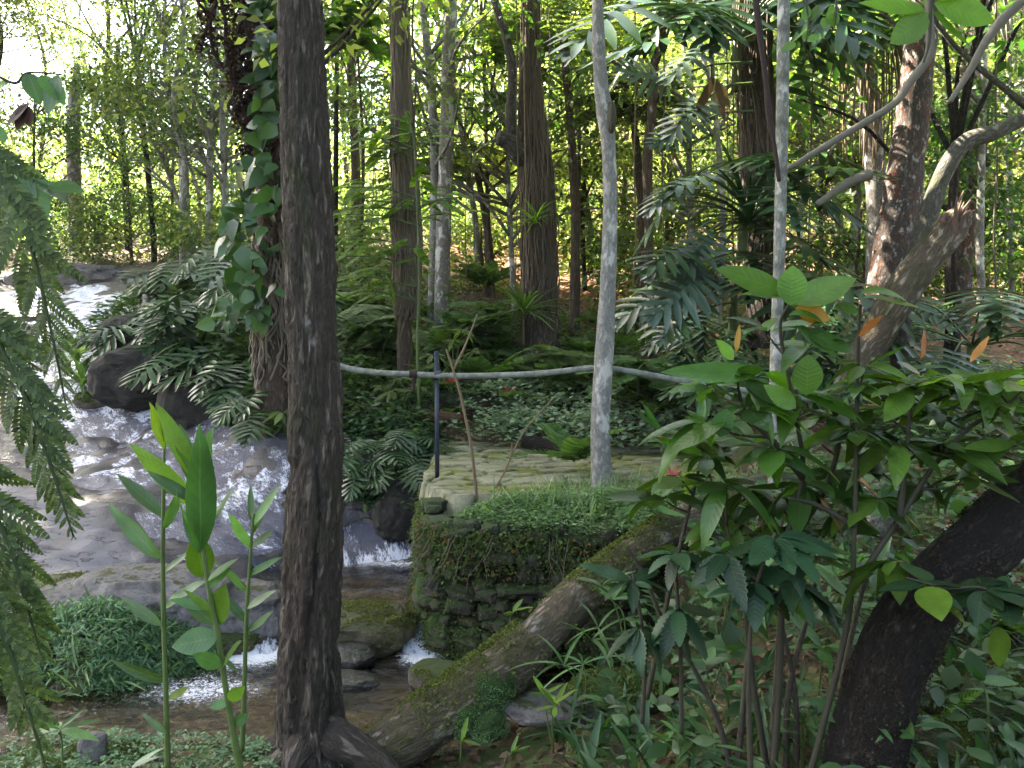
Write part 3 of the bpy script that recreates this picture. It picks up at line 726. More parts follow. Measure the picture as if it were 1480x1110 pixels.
# ---- dry stone retaining wall
WP = catmull(np.array([(-.80,8.2),(-.76,7.3),(-.71,6.6),(-.67,5.95),(-.60,5.66),(-.36,5.48),(.1,5.37),(.6,5.3),(1.1,5.32)]), 160)
wl = np.concatenate([[0], np.cumsum(np.linalg.norm(np.diff(WP, axis=0), axis=1))])
def retaining_wall():
    t = thing('retaining_wall', (-.6,5.6,0), 'dark dry stone retaining wall, mossy at its foot, holding up the flagstone terrace', 'wall')
    mb = MB(); r = np.random.default_rng(5)
    nxy = nrm(np.gradient(WP, axis=0)); nout = np.stack([-nxy[:, 1], nxy[:, 0]], -1)*-1
    # make normals point away from the terrace
    c = np.array([.8, 7.]); sgn = np.sign(((WP-c)*nout).sum(1)); nout = nout*sgn[:, None]
    zz = np.linspace(-.25, .90, 40)
    base = WP[:, None]+nout[:, None]*(.03+.10*((.9-zz)/1.1)[None, :, None]-.10)
    V = np.concatenate([base, np.broadcast_to(zz[None, :, None], base.shape[:2]+(1,))], -1)
    n = fbm(V*[7, 7, 12.], 4, 3); V[..., :2] += nout[:, None]*((n-.5)*.14)[..., None]
    i = np.arange(len(WP)-1)[:, None]*40; j = np.arange(39)[None]
    mb.add(V.reshape(-1, 3), np.stack([i+j, i+40+j, i+41+j, i+j+1], -1).reshape(-1, 4), 1)
    s = 0.; z = -.18; row = 0
    while z < .88:
        h = r.uniform(.055, .105); s = r.uniform(0, .2)
        while s < wl[-1]:
            ln = r.uniform(.07, .27)*r.choice([.7, 1., 1.2]); k = min(len(WP)-1, int(np.searchsorted(wl, s+ln/2)))
            if k < 25 and z < .3: s += ln; continue
            p = WP[k]+nout[k]*(.0+.10*(.9-z)/1.1-.07+r.normal(0, .022))
            if r.random() < .93:
                rock(mb, (*p, z+h/2+r.normal(0, .028)), (ln*.54, r.uniform(.06,.12), h*r.uniform(.42, .78)), 3, int(r.integers(1e5)), .34, math.atan2(nxy[k][1], nxy[k][0])+r.normal(0, .2), r.uniform(1.6, 2.8), 0, r.normal(0, .14))
            s += ln*.96
        z += h*.93; row += 1
    mb.build('stonework', [M['rock_wet2'], M['soil']], t)
    # mossy toe stones
    mb = MB()
    for (px, py, d, sx, sz) in [(640,905,5.62,.14,.12),(665,920,5.55,.16,.10),(700,935,5.48,.17,.10),(735,945,5.4,.14,.09),(618,850,5.75,.09,.16),(612,800,5.8,.08,.14)]:
        rock(mb, P(px, py, d), (sx, .13, sz), 3, int(px), .25, .2)
    toe = mb.build('foot_stone', M['rock_green'], t)
    mb = MB(); n = 15000        # small ferns, moss tufts and roots hanging over the edge
    k = r.integers(28, len(WP), n); z = np.abs(r.normal(0, .33, n)); z = np.where(r.random(n) < .5, .9-z*.5, z*.7-.05)
    pos = np.concatenate([WP[k]+nout[k]*(.03+.10*(.9-z)/1.1)[:, None], z[:, None]], 1)+r.normal(0, .025, (n, 3))
    dr = np.concatenate([nout[k], np.full((n, 1), -.3)], 1)+r.normal(0, .6, (n, 3))
    place(mb, quadleaf(.3), pos, dr, (0, -.4, 1), r.uniform(.010, .030, n)*np.where(z > .55, 1.35, .9))
    mb.build('moss', M['wallmoss'], t)
    mb = MB()
    for _ in range(34):
        k = r.integers(60, len(WP)); a = np.array([*(WP[k]+nout[k]*.05), .88]); pts = [a]
        for q in range(4): pts.append(pts[-1]+np.array([*(nout[k]*r.uniform(.0,.05)), -r.uniform(.03,.11)])+np.array([r.normal(0,.03), 0, 0]))
        tube(mb, pts, [.0028,.0012], 4, 10)
    mb.build('hanging_roots', M['root'], t)
M['soil'] = plainmat('dark_soil', (.022,.016,.010), .95, .1, .6, 20, .6)
M['rock_wet2'] = rockmat('wall_rock', (.016,.015,.010), (.055,.05,.034), moss=(.025,.042,.010), amt=.5, rough=.7)
M['rock_green'] = rockmat('green_rock', (.03,.035,.012), (.08,.08,.04), moss=(.03,.06,.012), amt=.75)
M['wallmoss'] = leafmat('wall_moss', (.035,.06,.014), (.085,.12,.035), .25, .8, .1, brown=.08)
retaining_wall()

# ---- boulders and outcrops
def boulder(label, specs, m, sub=5, name='boulder', cat='rock', group=None, rough=.25):
    c = np.mean([s[0] for s in specs], 0); mb = MB()
    for i, (p, r, rz, flat) in enumerate(specs): rock(mb, p, r, sub, int(abs(p[0])*971+p[1]*37+i*11), rough, rz, flat)
    if m in TUFT:
        V = np.concatenate(mb.v); F_ = np.concatenate([q for q in mb.f if q.shape[1] == 3]); r = np.random.default_rng(int(abs(c[0])*100))
        a, b, d = V[F_[:, 0]], V[F_[:, 1]], V[F_[:, 2]]; nn = nrm(np.cross(b-a, d-a)); ar = np.linalg.norm(np.cross(b-a, d-a), axis=1)*np.where(nn[:, 2] > .15, 1, 0)
        n = int(min(9000, ar.sum()*.5*30000/max(1., c[1]/4.))); k = r.choice(len(F_), n, p=ar/ar.sum()); u = r.dirichlet((1, 1, 1), n)[:, :, None]
        p = a[k]*u[:, 0]+b[k]*u[:, 1]+d[k]*u[:, 2]; ok = fbm(p*6, 3, 5) > .45; p, k = p[ok], k[ok]
        place(mb, quadleaf(.35), p, nn[k]+r.normal(0, .7, p.shape), nn[k]+[0, 0, .3], r.uniform(.006, .017, len(p))*max(1, c[1]/6), 1)
        o = mb.build(name, [m, M['mosslog']], loc=c); return tag(o, label, cat, group)
    o = mb.build(name, m, loc=c); return tag(o, label, cat, group)
TUFT = (M['rock_green'], M['rock_green2'], M['rock_mossy'], M['rock_olive'])
boulder('long grey rock ledge above the leafy cushion at the left of the stream', [(P(215,890,5.75),(.75,.42,.33),.1,1.6),(P(110,895,5.7),(.42,.4,.28),-.2,1.5),(P(345,890,5.85),(.4,.35,.24),.3,1.5)], M['rock_grey'], name='rock_ledge')
boulder('tilted olive brown slab of rock behind the grey ledge', [(P(80,870,6.0),(.55,.3,.17),.35,1.8)], M['rock_olive'])
boulder('rounded olive green boulder in midstream right of the big dark trunk', [(P(535,908,5.62),(.33,.26,.17),.1,1.5)], M['rock_olive'])
boulder('low wet dark rock just below the rounded olive boulder', [(P(495,945,5.35),(.24,.2,.09),.1,1.3)], M['rock_wet'])
boulder('pinkish wet stone barely above the shallow brown water', [(P(500,985,5.0),(.2,.12,.05),.1,1.3)], M['rock_wet'])
boulder('angular mossy stone in the water beside the fallen log', [(P(650,985,4.95),(.27,.17,.10),-.5,2.2)], M['rock_mossy'], rough=.18)
boulder('black wet boulder at the little cascade left of the big trunk', [(P(370,935,5.65),(.13,.13,.12),.1,1.2)], M['rock_wet'])
boulder('small black stone above the white water left of the big trunk', [(P(385,890,6.0),(.15,.13,.09),.1,1.2),(P(340,905,5.9),(.12,.12,.08),.4,1.2)], M['rock_wet'])
boulder('mossy brown shelf of rock under the right end of the grey ledge', [(P(310,925,5.6),(.35,.2,.1),.1,1.5)], M['rock_mossy'])
boulder('dark mossy rock shelf jutting into the cascade', [(P(170,578,11.2),(.55,.45,.13),.1,1.7)], M['rock_mossy'])
boulder('black stone ledge across the upper cascade at the left edge', [(P(20,462,15.2),(1.2,.5,.12),.1,1.6)], M['rock_wet'])
boulder('pale brown rock bluff at the head of the cascade', [(P(110,408,19.),(1.4,.6,.42),.1,2.),(P(20,415,19.),(1.2,.6,.3),.1,2.)], M['rock_grey'], name='rock_bluff')
boulder('mossy log shaped rock along the bottom left of the near bank', [(P(120,1112,4.0),(.46,.17,.10),.1,1.6),(P(300,1108,4.05),(.3,.14,.08),-.1,1.6)], M['rock_green2'] if 'rock_green2' in M else M['rock_green'])
boulder('white lichened stone on the mossy near bank', [(P(135,1082,3.95),(.07,.06,.09),.5,1.5)], M['rock_grey'], sub=4)
boulder('broad flat brown stone at the bottom right of the fallen log', [(P(950,1085,3.7),(.42,.25,.07),.0,1.9)], M['rock_olive'])
boulder('purple grey flat rock behind the mossy mound at the bottom', [(P(860,1015,4.2),(.5,.22,.045),.1,1.8)], M['rock_grey'])
boulder('green mossy mound of rock below the serrated plant', [(P(900,1000,4.0),(.26,.16,.08),-.3,1.3)], M['rock_green'])
boulder('moss covered stone at the bottom right corner', [(P(1400,1010,3.1),(.33,.25,.1),-.3,1.6)], M['rock_mossy'])
boulder('olive rounded stone at the foot of the dark leaning trunk', [(P(1370,1095,2.75),(.2,.16,.1),.1,1.3)], M['rock_olive'])
boulder('mossy stone block beside the timber edging behind the falls', [(P(575,640,9.0),(.5,.3,.18),.1,2.2)], M['rock_mossy'])
boulder('large dark mossy boulder behind the blue post', [(P(655,580,10.2),(.75,.4,.35),.1,1.6)], M['rock_mossy'])
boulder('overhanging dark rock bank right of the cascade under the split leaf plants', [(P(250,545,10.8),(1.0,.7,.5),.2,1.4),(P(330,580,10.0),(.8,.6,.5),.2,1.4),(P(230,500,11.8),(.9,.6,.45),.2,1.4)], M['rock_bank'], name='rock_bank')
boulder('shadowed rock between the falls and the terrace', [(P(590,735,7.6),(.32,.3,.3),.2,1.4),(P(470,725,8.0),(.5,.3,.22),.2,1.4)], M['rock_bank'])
# ================================================================ TREES
def px_tree(name, label, pts, widths, m, group=None, cat='tree', seg=14, lump=.10, lsc=4., res=None, disp=None, seed=0, sink=.25, part='trunk'):
    p = PP(pts); rad = np.array([w*.5*q[2]/F for w, q in zip(np.interp(np.linspace(0, 1, len(pts)), np.linspace(0, 1, len(widths)), widths), pts)])
    if sink: p = np.vstack([p[0]-[0, 0, sink], p]); rad = np.concatenate([[rad[0]*1.1], rad])
    t = thing(name, p[0]+[0, 0, sink], label, cat, group)
    mb = MB(); tube(mb, p, rad, seg, res or len(p)*10, lump=lump, lsc=lsc, seed=seed, disp=disp)
    mb.build(part, m, t, rest=True); t['_top'] = [float(q) for q in p[-1]]
    return t, p, rad
def clumps(mb, cs, rs, n, size, tpl, up=(0, -.15, 1), r=rng, flat=.75, mat=0, jit=.9):
    for c, R in zip(cs, rs):
        k = max(4, int(n*R*R)) if n > 0 else -n
        d = rdir(k, r=r); rr = r.uniform(.15, 1, k)**.45*R
        pos = np.asarray(c)+d*rr[:, None]*[1, 1, flat]
        dr = d*[1, 1, .3]+r.normal(0, .5, (k, 3))+[0, 0, -.35]
        u = np.asarray(up)+r.normal(0, jit*.5, (k, 3))
        place(mb, tpl, pos, dr, u, r.uniform(.7, 1.3, k)*size, mat)
def branch_out(mb, a, b, r0, r1, sag=.1, seg=5, r=rng):
    a, b = np.asarray(a), np.asarray(b); m = (a+b)/2+r.normal(0, .08, 3)*np.linalg.norm(b-a)+[0, 0, sag*np.linalg.norm(b-a)]
    tube(mb, [a, m, b], [r0, (r0+r1)/2, r1], seg, 9)
def canopy(root, top, spread, hgt, ncl, n, size, m, bark, seed, low=0.):
    """limbs and leafy crown above the top of a trunk"""
    r = np.random.default_rng(seed); top = np.asarray(top)
    a = r.uniform(0, 2*PI, ncl); q = spread*np.sqrt(r.uniform(.02, 1, ncl))
    cs = top+np.stack([q*np.cos(a), q*np.sin(a), low+hgt*r.uniform(.1, 1, ncl)], -1)
    mb = MB()
    for c in cs: branch_out(mb, top-[0, 0, r.uniform(0, .8)], c, .06, .015, .1, 5, r)
    mb.build('limbs', bark, root, rest=True)
    mb = MB(); clumps(mb, cs, r.uniform(.55, 1.05, ncl)*spread*.36, n, size, quadleaf(.3), r=r); mb.build('crown', m, root)

# ---- the big dark trunk in front
def fiss(rest, r):
    h = np.clip(rest[..., 2]/4., 0, 1)      # deep plates low down, smoother higher up
    wv = np.stack([rest[..., 0]*1.0, rest[..., 1]*1.0, rest[..., 2]*.20], -1)
    wob = (fbm(rest*[6, 6, 2.], 3, 2)-.5)[..., None]*.10
    rd = ridged(wv*15+wob*10, 3, 8); fine = ridged(np.stack([rest[..., 0]*45, rest[..., 1]*45, rest[..., 2]*16], -1), 3, 12)
    g = 1-np.abs(2*vnoise(wv*9+wob*9, 5)-1)
    return -(sst(.80, .97, g)*.032+sst(.55, .95, rd)*.012)*(1-.75*h)-fine*.020+(fbm(rest*[3, 3, 1.2], 3, 3)-.5)*.035
big_pts = [(462,1128,4.0),(449,1040,4.05),(448,940,4.05),(452,800,4.05),(457,600,4.05),(449,400,4.05),(440,200,4.05),(435,0,4.05),(430,-200,4.05),(432,-500,4.1)]
t1, p1, r1 = px_tree('big_tree', 'big dark trunk with deeply fissured bark in the foreground, water behind it', big_pts, [128,106,98,95,86,80,76,70,66,60], M['b_main'], seg=150, res=560, lump=.0, disp=fiss, sink=.15)
mb = MB()
for a, b, c in [((455,1085,4.02),(400,1112,3.9),(365,1135,3.8)), ((450,1060,4.0),(425,1105,3.85),(410,1140,3.7)), ((470,1060,4.0),(540,1100,3.9),(590,1135,3.75)), ((480,1070,4.0),(525,1092,4.05),(575,1110,4.1)), ((440,1070,4.1),(395,1085,4.2),(360,1095,4.3))]:
    p = PP([a, b, c]); tube(mb, p, [.13,.085,.03], 26, 50, lump=.35, lsc=7, disp=lambda q, r: -ridged(q*[14, 14, 5], 3, 4)*.02)
mb.build('root', M['b_main'], t1, rest=True)
canopy(t1, p1[-1], 3.2, 4.5, 26, 420, .13, M['bg2'], M['b_main'], 3, 2.)

# ---- fallen mossy log running from its foot up to the right
lg = [(515,1110,4.0),(600,1060,4.08),(690,1000,4.2),(770,930,4.4),(840,865,4.68),(900,815,4.88),(965,768,5.08),(1045,728,5.3),(1130,695,5.5)]
tl, pl, rl = px_tree('fallen_log', 'mossy fallen log climbing from the foot of the big trunk to the right', lg, [80,96,100,84,72,64,58,52,44], M['b_log'], cat='log', seg=64, res=220, lump=.30, lsc=3.2, sink=0, seed=4, part='log', disp=lambda q, r: -ridged(q*[9, 9, 4], 3, 4)*.03)
mb = MB(); r = np.random.default_rng(3); 
for (mx, my, md, s1, s2) in [(700,1000,4.13,.13,.12),(675,1035,4.07,.10,.11),(725,985,4.2,.09,.10),(705,1045,4.06,.10,.10)]:
    cc = P(mx, my, md); d = rdir(6500, r=r); q_ = (1+.3*(2*fbm(d*3+mx, 3, 2)-1))[:, None]; pos = cc+d*[s1,.10,s2]*q_
    place(mb, quadleaf(.24), pos, d+r.normal(0, .6, d.shape)-[0, 0, .3], d+[0, 0, 1.2], r.uniform(.004, .012, len(d)))
    rock(mb, cc, (s1*.92,.09,s2*.92), 4, 3, .25, mat=1)
mb.build('moss_cushion', [M['mosscush'], M['rock_green']], tl)
mb = MB(); k = r.integers(0, len(pl)-2, 17000); fr = r.uniform(0, 1, 17000)
lp = pl[k]+(pl[k+1]-pl[k])*fr[:, None]; lr = rl[k]+(rl[k+1]-rl[k])*fr; a = r.normal(PI*.62, 1.0, 17000)
ax = nrm(pl[k+1]-pl[k]); sx = nrm(np.cross(ax, [0, 0, 1.])); ux = np.cross(sx, ax)
nd = ux*np.sin(a)[:, None]+sx*np.cos(a)[:, None]
sel = fbm(np.stack([lp[:, 0]*5, lp[:, 1]*5, lp[:, 2]*5], -1), 3, 7) > .47
sel = sel | (r.random(len(sel)) < .08)
place(mb, quadleaf(.35), (lp+nd*lr[:, None]*.99)[sel], (nd+r.normal(0, .6, nd.shape))[sel], nd[sel]+[0, 0, .5], r.uniform(.008, .022, sel.sum()))
mb.build('moss', M['mosslog'] if 'mosslog' in M else M['wallmoss'], tl)

# ---- leaning dark trunk at the bottom right
ds = [(1245,1135,2.6),(1262,1050,2.6),(1290,950,2.6),(1345,860,2.62),(1420,790,2.65),(1500,715,2.7),(1630,600,2.75),(1760,420,2.8),(1860,150,2.9),(1930,-250,3.0),(2010,-800,3.1)]
td, pd_, rd_ = px_tree('leaning_tree', 'blackish leaning trunk curving off the right edge, patched with olive lichen', ds, [120,113,108,105,104,103,100,96,92,88,80], M['b_dark'], seg=72, res=260, lump=.12, lsc=5, seed=9, disp=lambda q, r: -ridged(q*[22, 22, 9], 3, 4)*.014)

mb = MB(); r = np.random.default_rng(8); k = r.integers(0, len(pd_)-2, 15000); fr = r.uniform(0, 1, 15000)
lp = pd_[k]+(pd_[k+1]-pd_[k])*fr[:, None]; lr = rd_[k]+(rd_[k+1]-rd_[k])*fr; a = r.uniform(0, 2*PI, 15000); ax = nrm(pd_[k+1]-pd_[k]); sx = nrm(np.cross(ax, [0, 1., 0])); ux = np.cross(sx, ax)
nd = ux*np.sin(a)[:, None]+sx*np.cos(a)[:, None]; sel = fbm(lp*7+nd, 3, 7) > .42
place(mb, quadleaf(.3), (lp+nd*lr[:, None]*.98)[sel], (nd+r.normal(0, .8, nd.shape))[sel], nd[sel]+[0, .1, .4], r.uniform(.005, .013, sel.sum())); mb.build('fuzzy_bark', M['fuzz'], td)
canopy(td, pd_[-1], 2.4, 3., 14, 420, .12, M['bg2'], M['b_dark'], 5, 2.)
# ---- slim white trunk in the middle
wp = [(870,700,6.4),(868,650,6.4),(868,600,6.4),(874,500,6.4),(879,400,6.4),(882,300,6.4),(879,205,6.4),(874,165,6.4),(867,100,6.4),(864,0,6.4),(866,-150,6.4),(875,-400,6.5)]
tw, pw, rw = px_tree('slim_tree', 'slim pale trunk with a knotted kink, standing on the flagstone terrace', wp, [33,29,28,26,23,20,20,24,20,16,15,12], M['b_white'], seg=32, res=220, lump=.10, lsc=6, seed=2)
canopy(tw, pw[-1], 2.6, 3.5, 22, 420, .12, M['bg'], M['b_white'], 8, 1.5)
mb = MB(); rock(mb, P(884,168,6.32), (.032,.05,.12), 4, 4, .3, 0, 1.2); mb.build('knot', M['stemd'], tw)

# ---- thin grey pole trunk and its black vine
tp, pp_, rp = px_tree('thin_tree', 'thin grey ringed pole trunk rising behind the broad leaved shrub', [(1118,830,4.9),(1120,650,4.9),(1122,500,4.9),(1126,380,4.9),(1130,200,4.9),(1132,60,4.9),(1135,-150,4.9),(1140,-400,4.9)], [21,19,17,16,17,17,15,13], M['b_thin'], seg=20, res=120, lump=.06, lsc=7, seed=3)
canopy(tp, pp_[-1], 2.2, 2.5, 14, 420, .11, M['bg'], M['b_thin'], 9, 1.5)
mb = MB(); tube(mb, PP([(1090,-20),(1097,40),(1106,110),(1112,170),(1120,215),(1126,262)], 4.75), [.016,.02,.016,.02,.015,.012], 8, 50, lump=.3, lsc=12); tag(mb.build('vine', M['vine'], loc=P(1126,262,4.75)), 'black twisting vine hanging beside the thin grey pole trunk', 'vine')

# ---- trunk wrapped in hanging roots
def roots_on(root, pts, widths, n, mname, seed, spread=.55, rr=(.006, .016), y0=0., y1=1.):
    r = np.random.default_rng(seed); p = PP(pts); wd = np.array([w*.5*q[2]/F for w, q in zip(widths, pts)])
    q = catmull(np.column_stack([p, wd]), 40); mb = MB()
    for _ in range(n):
        a = r.uniform(-PI, 0); k0 = int(r.uniform(0, .6)*39); k1 = min(39, k0+int(r.uniform(10, 30))); ks = np.linspace(k0, k1, 8)
        aa = a+np.cumsum(r.normal(0, .22, 8)); c = np.stack([np.interp(ks, np.arange(40), q[:, i]) for i in range(4)], -1)
        o = c[:, 3]*(1+np.abs(r.normal(.04, spread*.3, 8)))
        pt = c[:, :3]+np.stack([np.cos(aa)*o, np.sin(aa)*o, 0*o], -1)
        tube(mb, pt, r.uniform(*rr), 4, 20, cap=False)
    return mb.build('hanging_roots', M[mname], root)
q3 = [(585,462,9.6),(588,440,9.6),(588,360,9.6),(587,280,9.6),(582,200,9.6),(580,120,9.6),(578,40,9.6),(577,-60,9.6),(576,-250,9.6)]
t3, p3, _ = px_tree('root_wrapped_tree', 'reddish brown trunk clothed in matted hanging roots, bare and smooth below', [(586,615,9.6),(585,540,9.6)]+q3, [24,22,22,27,32,31,26,22,21,20,18], M['b_brown'], seg=18, res=120, lump=.12, lsc=4, seed=5)
roots_on(t3, q3, [22,30,34,32,26,22,21,20,19], 340, 'root', 7, .5, (.005,.013))
# ---- big tree with aerial roots and a stub
q6 = [(782,495,11.4),(780,440,11.4),(779,380,11.4),(777,300,11.4),(772,220,11.4),(768,140,11.4),(767,60,11.4),(768,-40,11.4),(770,-200,11.4)]
t6, p6, _ = px_tree('strangled_tree', 'massive old tree hung with aerial roots, a sawn stub on its left', q6, [52,47,44,42,36,22,17,16,15], M['b_grey2'], seg=26, res=140, lump=.22, lsc=2.2, seed=6)
roots_on(t6, q6, [50,46,44,42,38,28,22,20,18], 130, 'rootd', 9, .45, (.004,.011))
mb = MB(); tube(mb, PP([(774,240,11.4),(750,222,11.3),(734,204,11.2),(720,199,11.15)]), [.16,.14,.115,.10], 14, 30, lump=.25)
tube(mb, PP([(744,213,11.25),(738,170,11.2),(741,110,11.2),(733,60,11.2),(720,20,11.2),(706,-40,11.2)]), [.085,.075,.065,.06,.055,.05], 12, 50, lump=.25)
mb.build('limb', M['b_grey2'], t6, rest=True)
mb = MB(); tube(mb, PP([(800,500,11.8),(799,400,11.8),(797,330,11.8),(790,280,11.7)]), [.07,.06,.05,.035], 12, 40, lump=.12); mb.build('buttress', M['b_grey'], t6, rest=True)
# ---- dark palm-like tree with roots, right
q8 = [(1108,470,8.6),(1104,400,8.6),(1100,300,8.6),(1094,200,8.6),(1088,100,8.6),(1085,0,8.6),(1083,-120,8.6)]
t8, p8, _ = px_tree('rooty_dark_tree', 'thick dark trunk strung with straight hanging roots, big split leaves at its side', q8, [58,52,48,46,46,46,44], M['b_grey2'] if 'b_grey2' in M else M['b_brown'], seg=24, res=100, lump=.15, lsc=3, seed=8)
roots_on(t8, q8, [56,50,46,44,44,44,42], 110, 'rootd', 11, .4, (.004,.010))
# ---- other named trunks: (name,label,pts,widths,mat)
NAMED = [
 ('vine_tree','dark brown trunk behind the big trunk, draped with dried vines',[(397,565,8.6),(394,480,8.6),(392,400,8.6),(388,250,8.6),(386,100,8.6),(385,-100,8.6)],[52,46,40,36,34,32],'b_brown'),
 ('slim_tree','white slender trunk close beside the brown one left of centre',[(625,440,13.2),(627,340,13.2),(628,220,13.2),(622,110,13.2),(612,20,13.2),(606,-80,13.2)],[14,13,13,12,10,9],'b_white'),
 ('slim_tree','brown slender trunk, white higher up, touching its white neighbour',[(638,440,13),(641,330,13),(645,220,13),(648,100,13),(652,-20,13),(655,-160,13)],[22,22,21,20,19,18],'b_grey'),
 ('umbrella_tree','thin dark stem with ribs spreading like an umbrella at its top',[(484,390,15),(485,300,15),(486,180,15),(487,66,15)],[8,8,7,6],'b_dark'),
 ('slim_tree','pale trunk seen in the gap right of the umbrella ribbed stem',[(514,350,18),(514,240,18),(509,130,18),(503,40,18),(500,-100,18)],[15,13,12,10,9],'b_brown'),
 ('epiphyte_tree','greyish trunk carrying a tuft of hanging strap leaves near the top right',[(1268,410,10),(1268,320,10),(1264,230,10),(1258,150,10),(1240,70,10),(1215,0,10),(1195,-80,10)],[32,29,27,26,27,28,26],'b_grey'),
 ('lichen_tree','thick reddish trunk blotched with white lichen at the upper right',[(1285,425,8.6),(1291,380,8.6),(1303,290,8.6),(1314,200,8.6),(1326,100,8.6),(1334,10,8.6),(1340,-120,8.6)],[66,60,54,47,43,42,40],'b_red'),
 ('slim_tree','pale slanting trunk between the thin pole and the tufted tree',[(1216,400,14),(1211,310,14),(1200,220,14),(1184,150,14),(1172,90,14),(1168,20,14)],[15,14,14,13,11,9],'b_white'),
 ('slim_tree','sunlit slender trunk just left of the tufted tree',[(1231,375,13),(1237,310,13),(1246,230,13),(1250,160,13),(1254,60,13)],[13,12,11,10,9],'b_white'),
 ('sunlit_tree','reddish trunk lit orange by the sun near the right edge',[(1386,430,12),(1392,300,12),(1397,200,12),(1404,100,12),(1412,0,12),(1418,-120,12)],[34,32,30,29,28,26],'b_red'),
 ('crooked_tree','grey crooked trunk bending sharply out through the right edge',[(1300,480,7.4),(1318,400,7.4),(1336,330,7.4),(1358,262,7.4),(1392,208,7.4),(1436,192,7.4),(1490,165,7.4),(1560,120,7.4)],[30,29,28,26,24,22,20,18],'b_greyd'),
 ('broken_tree','tall grey stump with a splintered top at the far left',[(110,335,21),(107,250,21),(106,170,21),(110,115,21),(113,92,21)],[20,19,18,12,4],'b_grey'),
 ('forked_tree','grey trunk forking in two against the bright sky on the left',[(268,350,18),(266,260,18),(262,205,18),(248,160,18),(240,110,18),(236,20,18)],[15,14,13,9,7,5],'b_grey'),
 ('slim_tree','slender grey trunk to the right of the forked one',[(302,360,18),(303,280,18),(304,210,18),(309,150,18),(312,40,18)],[11,10,10,9,8],'b_grey'),
 ('slim_tree','thin dark stem left of the forked trunk',[(222,350,20),(214,250,20),(206,170,20),(195,60,20)],[8,8,7,6],'b_dark'),
 ('slim_tree','pale pole trunk between the dried vines and the thin grey one',[(326,350,17),(325,260,17),(322,170,17),(330,60,17)],[10,9,9,8],'b_white'),
 ('slim_tree','dark straight sapling beyond the stream bank at left',[(184,340,22),(180,250,22),(174,160,22),(170,60,22)],[9,8,8,6],'b_dark'),
 ('slim_tree','thin leaning pale sapling behind the tumbling water',[(278,330,19),(258,290,19),(240,240,19),(222,180,19)],[8,7,6,4],'b_white'),
 ('bromeliad_tree','slender dark trunk with a tuft of spiky leaves low down',[(937,540,11),(937,450,11),(938,340,11),(936,230,11),(944,140,11),(948,30,11)],[15,14,13,14,13,11],'b_brown'),
 ('slim_tree','pale thin trunk right of the tufted dark slender one',[(1000,420,13.5),(998,330,13.5),(996,220,13.5),(1000,80,13.5)],[9,8,8,7],'b_white'),
 ('slim_tree','leaning white stem behind the brown slender trunk',[(690,410,16),(688,330,16),(676,250,16),(664,170,16),(655,90,16)],[8,9,9,8,6],'b_white'),
 ('slim_tree','thin brown stem left of the massive rooty tree',[(712,420,15),(706,330,15),(703,220,15),(700,100,15),(695,0,15)],[7,7,6,6,5],'b_brown'),
 ('slim_tree','pale thin trunk just left of the massive rooty tree',[(742,430,14),(738,340,14),(734,250,14),(736,170,14)],[8,8,7,6],'b_grey'),
 ('slim_tree','slim dark sapling between the massive tree and the white trunk',[(846,430,16),(842,330,16),(845,220,16),(838,120,16),(840,0,16)],[7,7,7,6,5],'b_dark'),
 ('slim_tree','brown slim trunk right behind the white trunk',[(896,430,18),(900,330,18),(905,200,18),(902,60,18)],[9,9,8,7],'b_brown'),
 ('slim_tree','thin pale upright stem beyond the fallen leaning trunk',[(1418,430,11),(1416,350,11),(1418,270,11),(1420,150,11),(1425,20,11)],[12,11,10,10,9],'b_grey'),
 ('slim_tree','narrow dark stump like trunk behind the splayed split leaf plant',[(1377,480,9.4),(1376,440,9.4),(1374,395,9.4),(1376,330,9.4),(1380,200,9.4)],[20,19,17,14,12],'b_dark'),
 ('slim_tree','thin sunlit stem at the far right',[(1462,420,13),(1459,300,13),(1456,200,13),(1460,60,13)],[8,7,7,6],'b_white'),
 ('slim_tree','thin pale stem left of the rooty dark trunk',[(1040,430,12),(1045,330,12),(1040,230,12),(1030,120,12)],[9,9,8,7],'b_white'),
 ('slim_tree','grey stem right of the thin pole trunk',[(1158,420,12.5),(1156,320,12.5),(1160,220,12.5),(1150,90,12.5)],[10,9,9,8],'b_grey'),
]
named = {}
